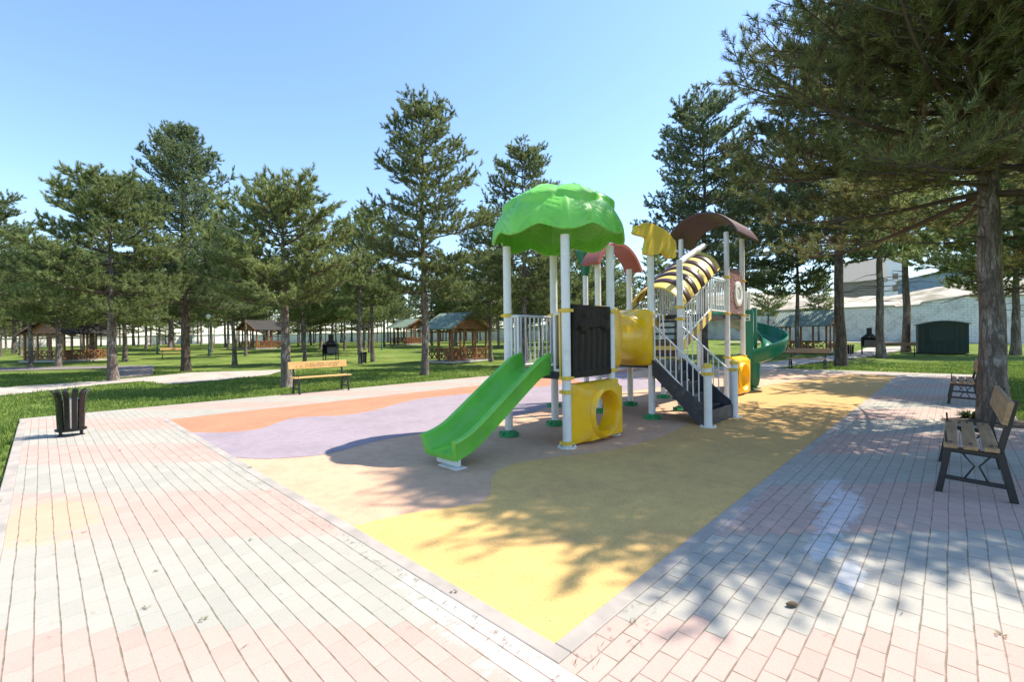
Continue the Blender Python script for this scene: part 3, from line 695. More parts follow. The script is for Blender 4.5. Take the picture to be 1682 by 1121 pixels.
# yellow cut-out above the second tower
def cutout():
    zx = [(100, 235), (190, 230), (190, 195), (300, 205), (360, 228), (420, 260), (480, 300), (520, 330), (560, 400), (595, 420), (597, 530), (595, 640), (520, 635), (470, 600), (440, 560), (428, 520), (405, 575), (320, 600), (215, 590), (215, 540), (224, 480), (250, 380), (180, 362), (110, 345), (75, 320), (100, 290)]
    t = 2.47; out = []
    for (zx_, zy_) in zx:
        px, py = 1030 + zx_ / 7.473, 340 + zy_ / 7.473
        k = (px - 841.0) / F                # sight line x = k*y meets the plane t
        # -dx*BY + dy*BX = t
        y = (t - C0.y * -BX - C0.x * BY) / (BX - k * BY) if abs(BX - k * BY) > 1e-6 else 8
        y = (t + C0.y * BX - C0.x * BY) / (BX - k * BY)
        s, _ = ST(k * y, y); z = CAM_H + (hor(px) - py) / F * y
        out.append((s, z))
    out = smooth_line(out + [out[0]], 2)[:-1]
    b = MB(); b.prism(out, lambda a, c, d: (a, d, c), t - 0.035, t + 0.035)
    o = b.build('leaf_cutout', M['yellow_pale'], play, 30, 0.01)
    return o
cutout()
# dark green finial on the rear post
b = MB(); b.lathe([(0.07, 2.98), (0.10, 3.05), (0.13, 3.2), (0.19, 3.42), (0.24, 3.55), (0.2, 3.6), (0.0, 3.62)], (Cq[1], 4.86, 0), 14); b.build('finial', M['green_dark'], play)
# maroon speckled panel with porthole
def porthole():
    s0, s1, t = Eq[0] + 0.08, Eq[1] - 0.08, Dq[0]; b = MB()
    out = [(s0, 2.06), (s1, 2.06)] + [((s0 + s1) / 2 + (s1 - s0) / 2 * math.cos(a), 2.95 + 0.28 * math.sin(a)) for a in [math.pi * i / 14 for i in range(15)]]
    b.prism(out, lambda a, c, d: (a, d, c), t - 0.03, t + 0.03); o = b.build('porthole_panel', M['speckle'], play, 30, 0.006)
    r = MB(); n = 32; cs, cz = (s0 + s1) / 2 + 0.12, 2.58
    L = lambda rr, y: [(cs + rr * math.cos(2 * math.pi * i / n), y, cz + rr * 1.15 * math.sin(2 * math.pi * i / n)) for i in range(n)]
    r.loops([L(0.28, t - 0.03), L(0.28, t - 0.06), L(0.25, t - 0.075), L(0.15, t - 0.06), L(0.15, t - 0.035)]); r.build('porthole_ring', M['white'], o)
    g = MB(); g.loops([L(0.15, t - 0.034), L(0.10, t - 0.045), L(0.01, t - 0.05)], cap1=True); g.build('porthole_glass', M['pale_metal'], o)
porthole()
railing('railing', (Eq[1], Dq[1] - 0.08), (Eq[1], 3.25), 2.1, 2.1, 2.86, 2.86, 2)
# spiral slide
def spiral():
    cs, ct = 12.35, 2.62; rm = 0.50
    sec = [(-0.27, 0.19), (-0.25, 0.06), (-0.2, 0.01), (-0.1, 0), (0.08, 0), (0.18, 0.03), (0.245, 0.11), (0.285, 0.36), (0.305, 0.385), (0.335, 0.375), (0.34, 0.34), (0.305, 0.1), (0.25, -0.02), (0.15, -0.06), (-0.15, -0.06), (-0.27, -0.04), (-0.30, 0.0), (-0.31, 0.19), (-0.29, 0.205)]
    loops = []; N = 76
    loops.append([(Eq[1] + 0.06, ct + 0.5 + w, 2.04 + h) for (w, h) in sec]); loops.append([(cs - 0.55, ct + 0.5 + w, 2.0 + h) for (w, h) in sec])
    for i in range(N + 1):
        u = i / N; th = math.pi / 2 + R(30) - u * R(415); z = 2.0 - 1.30 * min(u / 0.72, 1.0) - 0.46 * max(0.0, (u - 0.72) / 0.28) ** 0.9
        z = max(z, 0.24)
        loops.append([(cs + (rm + w) * math.cos(th), ct + (rm + w) * math.sin(th), z + h) for (w, h) in sec])
    b = MB(); b.loops(loops, True, True); o = b.build('spiral_slide', M['green_dark'], play, 40)
    p = MB(); p.tube([(cs, ct, 0), (cs, ct, 2.3)], 0.07, 16); p.build('centre_pole', M['green_dark'], o)
    q = MB(); q.prism([(-0.15, 0.75), (0.15, 0.75), (0.16, 2.12), (0.12, 2.24), (-0.12, 2.24), (-0.16, 2.12)], lambda a, c, d: (11.48 + d + a * 0.72, 2.53 - a * 0.69, c), -0.03, 0.03)
    e = q.build('entry_panel', M['green_dark'], o, 30, 0.01)
    em = MB(); 
    f = lambda a, c, d: (11.48 + d + a * 0.72, 2.53 - a * 0.69, c)
    n_ = Vector((0, 0, 0))
    for (a0_, c0_, w_, h_) in ((-0.06, 1.99, 0.028, 0.15), (0.06, 1.99, 0.028, 0.15), (0.0, 2.0, 0.07, 0.035), (0.0, 1.92, 0.15, 0.02), (0.0, 2.065, 0.15, 0.02)):
        em.prism([(a0_ - w_ / 2, c0_ - h_ / 2), (a0_ + w_ / 2, c0_ - h_ / 2), (a0_ + w_ / 2, c0_ + h_ / 2), (a0_ - w_ / 2, c0_ + h_ / 2)], f, -0.052, -0.028)
    em.build('emblem', M['globe'], e)
    x = MB(); x.lathe([(0.10, 0.10), (0.16, 0.14), (0.19, 0.3), (0.20, 0.62), (0.22, 0.86)], (11.83, 2.54, 0), 20); x.lathe([(0.05, 0.0), (0.05, 0.12)], (11.83, 2.54, 0), 10)
    x.build('exit_section', M['green_dark'], o)
    k = MB(); k.lathe([(0.16, 0), (0.16, 0.02), (0.075, 0.03)], (cs, ct, 0), 14); k.build('base_plate', M['green_dark'], o)
spiral()
b = MB()
for k in range(3): b.tube([(11.38 + 0.06 * k, 2.62 - 0.06 * k, 2.2), (11.38 + 0.06 * k, 2.62 - 0.06 * k, 2.70)], 0.032, 10)
b.build('grab_rail', M['white'], play)

# ------------------------------------------------------------------ benches
def make_bench(loc, rz, L, slat, label, carved=False, iron=False):
    # local x along the bench, -y is the sitting side
    root = empty('park_bench', loc, rz, label, 'bench', 'wooden slatted benches round the square')
    for x in (-L / 2 + 0.12, L / 2 - 0.12):
        f = MB()
        f.beam((x, -0.25, 0.0), (x, -0.18, 0.43), 0.045, 0.05, 0, (0, 1, 0)); f.beam((x, 0.235, 0.0), (x, 0.15, 0.44), 0.045, 0.055, 0, (0, 1, 0))
        f.beam((x, 0.145, 0.42), (x, 0.245, 0.90), 0.045, 0.045, 0, (0, 1, 0)); f.beam((x, -0.205, 0.42), (x, 0.18, 0.395), 0.042, 0.04)
        f.beam((x, -0.225, 0.15), (x, 0.205, 0.13), 0.04, 0.035); f.tube([(x, -0.19, 0.42), (x, -0.20, 0.58)], 0.010, 6)
        f.tube([(x, -0.08, 0.15), (x, -0.01, 0.28), (x, -0.09, 0.39)], 0.009, 6); f.tube([(x, 0.08, 0.14), (x, 0.02, 0.28), (x, 0.09, 0.38)], 0.009, 6)
        f.build('frame', M['black_steel'], root, 30, 0.004)
    ms = M[slat]
    for y in (-0.165, -0.035, 0.095):
        s = MB(); s.box((0, y, 0.46), (L, 0.098, 0.035)); o = s.build('seat_slat', ms, root, 30, 0.006)
        for x in (-L / 2 + 0.12, L / 2 - 0.12):
            bt = MB(); bt.lathe([(0.014, 0.0), (0.012, 0.008), (0.0, 0.01)], (x, y, 0.479), 8); bt.build('bolt', M['black_steel'], o)
    k = MB(); ang = math.atan2(0.10, 0.48)
    k.prism([(-0.105, -0.02), (0.105, -0.02), (0.105, 0.02), (-0.105, 0.02)], lambda a, c, d: (d, 0.225 + a * math.sin(ang) + c * math.cos(ang) - 0.035, 0.80 + a * math.cos(ang) - c * math.sin(ang)), -L / 2 - 0.03, L / 2 + 0.03)
    bb = k.build('back_board', ms, root, 30, 0.006)
    if carved:
        rg = random.Random(8); c = MB()
        for row, (z, x0, x1, h) in enumerate(((0.03, -0.42, 0.62, 0.05), (-0.035, -0.66, 0.55, 0.045))):
            x = x0
            while x < x1:
                w = rg.uniform(0.012, 0.035); hh = h * rg.uniform(0.5, 1.0)
                if rg.random() > 0.16:
                    a0 = z + rg.uniform(-0.008, 0.008)
                    c.prism([(x, a0 - hh / 2), (x + w, a0 - hh / 2), (x + w, a0 + hh / 2), (x, a0 + hh / 2)], lambda a, e, d: (a, 0.225 + e * math.sin(ang) - 0.035 + d * math.cos(ang), 0.80 + e * math.cos(ang) - d * math.sin(ang)), -0.0225, -0.015)
                x += w + rg.uniform(0.012, 0.03)
        for z_ in (0.03, -0.035): c.prism([(-0.68, z_ - 0.022), (0.64, z_ - 0.022), (0.64, z_ + 0.022), (-0.68, z_ + 0.022)], lambda a, e, d: (a, 0.225 + e * math.sin(ang) - 0.035 + d * math.cos(ang), 0.80 + e * math.cos(ang) - d * math.sin(ang)), -0.019, -0.014)
        c.build('carving', M['carved'], bb)
    return root
def st_rot(d): return ANG + R(d)
make_bench(W(4.02, 12.0, 0.006), st_rot(0), 1.68, 'slat', 'yellow varnished bench with carved backboard beside a pine at the lawn edge', True)
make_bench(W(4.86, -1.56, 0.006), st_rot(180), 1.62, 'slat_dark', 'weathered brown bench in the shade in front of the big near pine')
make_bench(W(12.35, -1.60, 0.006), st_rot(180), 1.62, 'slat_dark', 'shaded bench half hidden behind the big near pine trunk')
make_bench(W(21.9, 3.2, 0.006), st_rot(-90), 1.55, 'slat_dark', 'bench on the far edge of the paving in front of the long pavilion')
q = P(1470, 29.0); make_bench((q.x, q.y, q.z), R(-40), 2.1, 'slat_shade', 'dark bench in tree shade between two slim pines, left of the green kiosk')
q = G(284, 590); make_bench((q.x, q.y, q.z), R(35), 1.6, 'slat', 'small orange bench on the lawn beside the tall dense pine')

# ------------------------------------------------------------------ litter bins
def make_bin(loc, label, rz=0.0, wood_=False):
    root = empty('litter_bin', loc, rz, label, 'litter bin', 'flared metal litter bins'); root.scale = (0.8, 0.8, 1.0)
    b = MB(); b.lathe([(0.17, 0.13), (0.185, 0.13), (0.205, 0.60), (0.195, 0.60), (0.175, 0.15), (0.0, 0.15)], (0, 0, 0), 24); b.build('bucket', M['steel'], root)
    s = MB(); n = 12
    for k in range(n):
        a = 2 * math.pi * k / n; wd = 0.082
        prof = [(0.205, 0.12), (0.212, 0.30), (0.222, 0.52), (0.235, 0.62), (0.255, 0.69), (0.295, 0.735), (0.312, 0.742)]
        loops = []
        for (r, z) in prof:
            hw = wd / 2 * (1.0 if z < 0.65 else 1.12)
            loops.append([(r * math.cos(a) - q * hw * math.sin(a) - e * math.cos(a), r * math.sin(a) + q * hw * math.cos(a) - e * math.sin(a), z - (e * 0.6 if z > 0.7 else 0)) for (q, e) in ((-1, 0), (0, -0.006), (1, 0), (1, 0.008), (-1, 0.008))])
        s.loops(loops, True, True)
    s.build('slats', M['bin_black'], root, 40)
    r = MB(); r.lathe([(0.225, 0.08), (0.245, 0.09), (0.245, 0.115), (0.225, 0.12)], (0, 0, 0), 24); r.build('base_ring', M['bin_black'], root)
    for sx in (-1, 1):
        l = MB(); l.beam((sx * 0.16, 0, 0), (sx * 0.16, 0, 0.10), 0.035, 0.05); l.box((sx * 0.16, 0, 0.006), (0.09, 0.09, 0.012)); l.build('leg', M['black_steel'], root)
    return root
make_bin(W(-1.40, 8.98, 0.006), 'glossy black flared litter bin standing alone on the left paving', 0.5)
q = P(597, 28.5); make_bin(q, 'dark litter bin standing beside a trunk on the middle lawn', 0.2)
q = P(1397, 31.0); make_bin(q, 'small litter bin on the path right of the long pavilion', 0.9)

# ------------------------------------------------------------------ pavilions
def make_pavilion(loc, rz, LX, LY, label, roof='gaz_roof', eave=2.15, ridge=3.05, floor=True):
    # local x along the ridge, gables at both ends; thing > posts, roof, gables, balustrades, table
    root = empty('pavilion', loc, rz, label, 'pavilion', 'timber picnic pavilions with pitched roofs')
    if floor:
        b = MB(); b.box((0, 0, 0.0), (LX + 0.5, LY + 0.5, 0.10)); b.build('floor_slab', M['concrete'], root)
    for x in (-LX / 2, 0.0, LX / 2):
        for y in (-LY / 2, LY / 2):
            b = MB(); b.box((x, y, eave / 2), (0.12, 0.12, eave)); b.build('post', M['gaz_wood'], root)
    for x in (-LX / 2, LX / 2):
        for y in (-LY / 6, LY / 6):
            b = MB(); b.box((x, y, eave / 2), (0.09, 0.09, eave)); b.build('post', M['gaz_wood'], root)
    b = MB()
    for y in (-LY / 2, LY / 2): b.box((0, y, eave), (LX + 0.2, 0.1, 0.16))
    for x in (-LX / 2, LX / 2): b.box((x, 0, eave + 0.02), (0.1, LY - 0.1, 0.14)); b.box((x, 0, eave - 0.22), (0.05, LY - 0.1, 0.07))
    b.build('beams', M['gaz_wood'], root)
    ox, oy = 0.35, 0.40; sl = (ridge - eave) / (LY / 2)
    for sgn in (-1, 1):
        b = MB(); n = 24
        for k in range(n):
            x0 = -LX / 2 - ox + (LX + 2 * ox) * k / n; x1 = -LX / 2 - ox + (LX + 2 * ox) * (k + 1) / n; xm = (x0 + x1) / 2
            ye, ze = sgn * (LY / 2 + oy), eave + 0.10 - sl * oy; yr, zr = sgn * 0.0, ridge + 0.10
            b.add([(x0, ye, ze), (xm, ye, ze + 0.025), (x1, ye, ze), (x1, yr, zr), (xm, yr, zr + 0.025), (x0, yr, zr)], [(0, 1, 4, 5), (1, 2, 3, 4)])
        o = b.build('roof', M[roof], root, 0, 0, False); s = o.modifiers.new('shell', 'SOLIDIFY'); s.thickness = 0.05
    for sx in (-1, 1):
        b = MB(); x = sx * LX / 2
        n = 6
        for k in range(n):
            z0 = eave + 0.09 + (ridge - eave - 0.1) * k / n; z1 = z0 + (ridge - eave - 0.1) / n - 0.008; f = lambda z: (ridge - z) / sl
            b.add([(x + e, y, z) for e in (-0.02, 0.02) for (y, z) in ((-f(z0), z0), (f(z0), z0), (max(f(z1), 0.01), z1), (-max(f(z1), 0.01), z1))], [(0, 1, 2, 3), (7, 6, 5, 4), (0, 4, 5, 1), (1, 5, 6, 2), (2, 6, 7, 3), (3, 7, 4, 0)])
        b.build('gable', M['gaz_wood'], root)
        g = MB()
        for sy in (-1, 1): g.beam((sx * (LX / 2 + ox), 0, ridge + 0.04), (sx * (LX / 2 + ox), sy * (LY / 2 + oy), eave + 0.04 - sl * oy), 0.05, 0.14)
        g.build('bargeboard', M['gaz_wood'], root)
    def bal(p0, p1):
        b = MB(); p0, p1 = Vector(p0), Vector(p1)
        b.beam(p0 + Vector((0, 0, 0.82)), p1 + Vector((0, 0, 0.82)), 0.06, 0.07); b.beam(p0 + Vector((0, 0, 0.18)), p1 + Vector((0, 0, 0.18)), 0.06, 0.07)
        n = max(2, int((p1 - p0).length / 0.45))
        for k in range(n):
            a, c = p0.lerp(p1, k / n), p0.lerp(p1, (k + 1) / n)
            b.beam(a + Vector((0, 0, 0.2)), c + Vector((0, 0, 0.8)), 0.035, 0.06); b.beam(a + Vector((0, 0, 0.8)), c + Vector((0, 0, 0.2)), 0.03, 0.06)
            b.beam(a + Vector((0, 0, 0.2)), a + Vector((0, 0, 0.8)), 0.045, 0.05)
        b.build('balustrade', M['gaz_wood'], root)
    hx, hy = LX / 2, LY / 2
    bal((-hx + 0.08, -hy, 0), (hx - 0.08, -hy, 0)); bal((-hx, -hy + 0.08, 0), (-hx, hy - 0.08, 0)); bal((hx, -hy + 0.08, 0), (hx, hy - 0.08, 0))
    bal((-hx + 0.08, hy, 0), (-0.4, hy, 0))
    b = MB(); b.box((0, 0, 0.76), (LX * 0.55, 0.75, 0.06)); b.box((0, 0, 0.40), (0.12, 0.5, 0.68)); b.build('table', M['gaz_wood'], root)
    b = MB()
    for sy in (-1, 1): b.box((0, sy * 0.75, 0.44), (LX * 0.55, 0.3, 0.05)); b.box((0, sy * 0.75, 0.22), (0.1, 0.24, 0.4))
    b.build('bench_seat', M['gaz_wood'], root)
    return root
q = P(750, 30.3); make_pavilion((q.x, q.y, q.z), math.atan2(-0.57, 0.82) + math.pi, 2.3, 3.4, 'red timber pavilion with green roof behind the slide, gable end showing')
q = P(1326, 35.5); make_pavilion((q.x, q.y, q.z), R(-50), 3.3, 2.7, 'long low pavilion with pale green roof before the white stone wall')
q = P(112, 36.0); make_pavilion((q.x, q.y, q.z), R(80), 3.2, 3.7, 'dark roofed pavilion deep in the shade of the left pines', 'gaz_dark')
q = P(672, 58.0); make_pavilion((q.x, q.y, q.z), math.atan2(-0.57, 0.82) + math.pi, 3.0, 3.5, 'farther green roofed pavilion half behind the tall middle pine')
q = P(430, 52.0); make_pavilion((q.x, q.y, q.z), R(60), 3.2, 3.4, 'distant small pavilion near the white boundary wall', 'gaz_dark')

# ------------------------------------------------------------------ barbecues, kiosk, lamps
def make_bbq(loc, rz, label):
    root = empty('barbecue', loc, rz, label, 'barbecue', 'barbecue stoves on the lawn')
    for sx in (-1, 1):
        for sy in (-1, 1):
            b = MB(); b.beam((sx * 0.42, sy * 0.28, 0), (sx * 0.42, sy * 0.28, 0.6), 0.05, 0.05); b.build('leg', M['soot'], root)
    b = MB(); b.box((0, 0, 0.50), (0.92, 0.62, 0.06)); b.box((0, 0, 0.16), (0.86, 0.5, 0.03)); b.build('fire_tray', M['soot'], root)
    b = MB(); b.box((-0.44, 0.0, 0.85), (0.05, 0.62, 0.62)); b.box((0.44, 0.0, 0.85), (0.05, 0.62, 0.62)); b.box((0, 0.29, 0.85), (0.83, 0.04, 0.62)); b.build('side_walls', M['soot'], root)
    b = MB(); b.box((0.06, 0.235, 0.78), (0.70, 0.05, 0.42)); b.build('back_brick', M['ash_brick'], root)
    b = MB(); b.loops([[(-0.47, -0.31, 1.16), (0.47, -0.31, 1.16), (0.47, 0.31, 1.16), (-0.47, 0.31, 1.16)], [(-0.14, -0.02, 1.45), (0.14, -0.02, 1.45), (0.14, 0.26, 1.45), (-0.14, 0.26, 1.45)], [(-0.14, -0.02, 1.85), (0.14, -0.02, 1.85), (0.14, 0.26, 1.85), (-0.14, 0.26, 1.85)]], True, True)
    b.build('hood', M['soot'], root)
q = P(543, 31.0); make_bbq(q, 0.1, 'black barbecue stove with brick back on the lawn behind the yellow bench')
q = P(1428, 32.0); make_bbq(q, -0.6, 'black barbecue stove beside the path, near the right stone wall')
def make_kiosk():
    q = P(1546, 32.5); root = empty('kiosk', q, R(-38), 'dark green sheet metal kiosk with low curved roof by the stone wall', 'kiosk')
    L, D, Hh = 2.6, 1.9, 2.0
    b = MB(); b.box((0, 0, Hh / 2), (L, D, Hh)); 
    for k in range(9): b.box((-L / 2 + L * (k + 0.5) / 9, -D / 2 - 0.012, Hh / 2), (0.03, 0.025, Hh - 0.04))
    b.build('body', M['kiosk'], root)
    b = MB(); prof = [(-L / 2 - 0.12 + (L + 0.24) * i / 14, Hh + 0.02 + 0.24 * math.sin(math.pi * i / 14)) for i in range(15)]
    b.prism(prof + [(x, z + 0.06) for x, z in reversed(prof)], lambda a, c, d: (a, d, c), -D / 2 - 0.12, D / 2 + 0.12); b.build('roof', M['pale_metal'], root)
    b = MB(); b.prism(prof + [(L / 2 + 0.12, Hh), (-L / 2 - 0.12, Hh)], lambda a, c, d: (a, d, c), -D / 2 - 0.03, D / 2 + 0.03); b.build('gable', M['kiosk'], root)
    b = MB(); b.box((L / 2 + 0.03, 0.0, 1.0), (0.05, 1.0, 1.9)); b.build('door', M['pale_metal'], root)
    b = MB(); b.box((-0.1, -D / 2 - 0.04, 1.25), (1.3, 0.04, 0.9)); b.build('shutter', M['kiosk'], root)
make_kiosk()
def make_lamp(loc, h, label, arms=False):
    root = empty('lamp_post', loc, 0.0, label, 'lamp post', 'slim park lamp posts')
    b = MB(); b.tube([(0, 0, 0), (0, 0, 0.6), (0, 0, 0.65), (0, 0, h)], [0.09, 0.08, 0.05, 0.038], 12); b.build('pole', M['lamp_green'], root)
    if arms:
        b = MB(); b.tube([(-0.7, 0, h - 0.1), (0, 0, h), (0.7, 0, h - 0.1)], 0.03, 8); b.build('arm', M['pale_metal'], root)
        for sx in (-1, 1):
            b = MB(); b.box((sx * 0.8, 0, h - 0.1), (0.4, 0.18, 0.09)); b.build('lamp_head', M['pale_metal'], root, 30, 0.02)
    else:
        b = MB(); b.lathe([(0.05, h), (0.09, h + 0.04), (0.17, h + 0.14), (0.2, h + 0.27), (0.15, h + 0.40), (0.0, h + 0.46)], (0, 0, 0), 16); b.build('lamp_globe', M['globe'], root)
make_lamp(P(258, 44), 3.2, 'green lamp post with white globe left of the dense tall pine')
make_lamp(P(343, 40), 3.2, 'green lamp post with white globe right of the dense tall pine')
q = P(1283, 72); up = empty('utility_pole', q, 0.0, 'thin dark utility pole above the wall left of the long pavilion pine', 'utility pole')
b = MB(); b.tube([(0, 0, 0), (0, 0, 11.0)], [0.13, 0.09], 8); b.build('pole', M['soot'], up)
b = MB(); b.beam((-0.8, 0, 10.4), (0.8, 0, 10.4), 0.1, 0.1); b.build('cross_arm', M['soot'], up)
make_lamp(P(627, 46), 4.6, 'twin armed lamp post among the far middle trunks', True)

# ------------------------------------------------------------------ boundary walls and buildings
def wall(name, a, b_, tops, th, m, label, cat='wall', base=-0.3, cap=None):
    a, b_ = Vector(a), Vector(b_); d = Vector((b_.x - a.x, b_.y - a.y, 0)); L = d.length; rz = math.atan2(d.y, d.x)
    root = empty(name, (a.x, a.y, 0), rz, label, cat)
    o = MB(); z0 = min(a.z, b_.z) + base
    pts = [(0, z0), (L, z0)] + [(u * L, a.z + (b_.z - a.z) * u + h) for (u, h) in reversed(tops)]
    o.prism(pts, lambda x, z, dd: (x, dd, z), 0, th); o.build('masonry', m, root, 0)
    if cap:
        c = MB()
        for (u0, h0), (u1, h1) in zip(tops[:-1], tops[1:]):
            if u1 - u0 < 0.004: continue
            c.beam((u0 * L, th / 2, a.z + (b_.z - a.z) * u0 + h0 + 0.06), (u1 * L, th / 2, a.z + (b_.z - a.z) * u1 + h1 + 0.06), th + 0.25, 0.12)
        c.build('coping', cap, root, 0)
    return root
wall('boundary_wall', P(-160, 55), P(415, 96), [(0, 1.4), (1, 1.8)], 0.3, M['wall_plain'], 'sunlit white boundary wall behind the left pines', cap=M['wall_plain'])
wall('boundary_wall', P(415, 96.2), P(960, 84), [(0, 1.6), (0.7, 1.8), (1, 3.0)], 0.3, M['wall_plain'], 'white boundary wall across the back of the park', cap=M['wall_plain'])
wall('boundary_wall', P(960, 84.2), P(1215, 60), [(0, 3.0), (1, 3.6)], 0.35, M['wall_white'], 'shaded pale wall behind the play structure', cap=M['concrete'])
wall('stone_wall', P(1215, 60.2), P(1700, 44), [(0, 3.7), (0.12, 3.75), (0.13, 3.65), (0.35, 3.75), (0.352, 3.4), (0.395, 3.4), (0.40, 3.75), (0.60, 3.9), (0.605, 3.75), (0.68, 3.9), (0.69, 4.2), (0.82, 4.75), (1.0, 4.6)], 0.6, M['wall_white'], 'long whitewashed stone wall rising to the right behind the kiosk', cap=M['concrete'])
def bank():
    b = MB(); rg = random.Random(2); rows = []
    n = 40
    for j in range(7):
        v = j / 6; row = []
        for i in range(n + 1):
            u = i / n; p = P(1150 + 700 * u, 61 - 16 * u)
            h = 3.4 + 1.0 * max(0, u - 0.55) * 2 + (3.4 + 0.6 * math.sin(u * 9)) * v ** 0.7 + rg.uniform(-0.15, 0.15)
            row.append((p.x + 5 * v, p.y + 0.8 + 13 * v, p.z + h))
        rows.append(row)
    b.loops(rows, closed=False); structure(b.build('hill', M['earth'], None, 60, 0, False), 'bare pale earth bank above the stone wall')
bank()
def gable_house(loc, rz, L, D, h, rise, wm, rm, label, door=None, over=0.5):
    root = empty('house', loc, rz, label, 'building')
    b = MB(); b.prism([(-D / 2, -6), (D / 2, -6), (D / 2, h), (0, h + rise), (-D / 2, h)], lambda a, c, d: (d, a, c), -L / 2, L / 2); b.build('walls', wm, root, 0)
    for sg in (-1, 1):
        b = MB(); b.prism([(0, h + rise + 0.03), (sg * (D / 2 + over), h + 0.03 - over * rise * 2 / D), (sg * (D / 2 + over), h + 0.2 - over * rise * 2 / D), (0, h + rise + 0.2)], lambda a, c, d: (d, a, c), -L / 2 - over, L / 2 + over); b.build('roof', rm, root, 0)
    if door:
        b = MB(); b.box((0, -D / 2 - 0.05, h * 0.5), (L * 0.8, 0.12, h * 0.9)); b.build('shutter', door, root, 0)
    return root
q = P(1412, 88); gable_house((q.x, q.y, q.z + 8.3), R(-35), 7, 6, 2.3, 3.6, M['tan_dark'], M['tan_plaster'], 'tan gabled house above the wall between two slim pines', M['tan_dark'])
q = P(1455, 96); root = empty('tower_block', (q.x, q.y, q.z), R(-30), 'tall pale lavender block above the stone wall', 'building')
b = MB(); b.box((0, 0, 7.8), (5.0, 5.0, 15.8)); b.build('walls', M['pale_plaster'], root, 0)
b = MB(); b.box((0, 0, 15.8), (5.3, 5.3, 0.3)); b.build('parapet', M['pale_plaster'], root, 0)
for (x, z) in ((1.2, 12.0), (1.2, 9.6)):
    b = MB(); b.box((x, -2.52, z), (0.9, 0.08, 1.2)); b.build('window', M['tan_dark'], root, 0)
q = P(1545, 72); root = empty('warehouse', (q.x, q.y, q.z), R(-38), 'grey blue sheet metal shed above the wall, right of the pale block', 'building')
b = MB(); b.prism([(-5, 0), (5, 0), (5, 10.5), (-5, 8.6)], lambda a, c, d: (a, d, c), -3, 3); b.build('walls', M['blue_sheet'], root, 0)
b = MB(); b.prism([(-5.3, 8.6), (5.3, 10.6), (5.3, 10.8), (-5.3, 8.8)], lambda a, c, d: (a, d, c), -3.3, 3.3); b.build('roof', M['pale_metal'], root, 0)
b = MB()
for k in range(12): b.box((-4.8 + 0.87 * k, -3.04, 4.3), (0.08, 0.06, 8.5))
b.build('ribs', M['blue_sheet'], root, 0)

# ------------------------------------------------------------------ pines
def tube_np(V, Fc, pts, rad, n):
    pts = np.asarray(pts, float); k = len(pts); base = sum(len(v) for v in V)
    d = np.gradient(pts, axis=0); d /= np.linalg.norm(d, axis=1, keepdims=True) + 1e-9
    ref = np.array([0.0, 0.0, 1.0]) if abs(d[0][2]) < 0.8 else np.array([1.0, 0, 0])
    a = np.cross(d, ref); a /= np.linalg.norm(a, axis=1, keepdims=True) + 1e-9; bb = np.cross(d, a)
    t = np.linspace(0, 2 * np.pi, n, endpoint=False)
    ring = pts[:, None, :] + (a[:, None, :] * np.cos(t)[None, :, None] + bb[:, None, :] * np.sin(t)[None, :, None]) * np.asarray(rad)[:, None, None]
    V.append(ring.reshape(-1, 3))
    i, j = np.meshgrid(np.arange(k - 1), np.arange(n), indexing='ij')
    f = np.stack([i * n + j, i * n + (j + 1) % n, (i + 1) * n + (j + 1) % n, (i + 1) * n + j], -1).reshape(-1, 4) + base
    Fc.append(f)
def needles(base, dirs, length, npn, nl, nw, rg, spread=0.9):
    n = len(base); N = n * npn
    B = np.repeat(base, npn, 0); D = np.repeat(dirs, npn, 0); Ln = np.repeat(length, npn)
    u = rg.random(N) ** 0.8
    rv = rg.normal(size=(N, 3)); rv -= D * (rv * D).sum(1, keepdims=True); rv /= np.linalg.norm(rv, axis=1, keepdims=True) + 1e-9
    al = rg.uniform(0.30, spread, N) * (1.2 - 0.45 * u)
    nd = D * np.cos(al)[:, None] + rv * np.sin(al)[:, None]; nd[:, 2] -= 0.05
    p = B + D * (Ln * u)[:, None]; L = nl * rg.uniform(0.7, 1.15, N)
    sd = np.cross(nd, rg.normal(size=(N, 3))); sd /= np.linalg.norm(sd, axis=1, keepdims=True) + 1e-9
    w = nw * 0.5
    v = np.empty((N, 3, 3)); v[:, 0] = p - sd * w; v[:, 1] = p + sd * w; v[:, 2] = p + nd * L[:, None]
    return v.reshape(-1, 3), np.arange(3 * N).reshape(-1, 3)
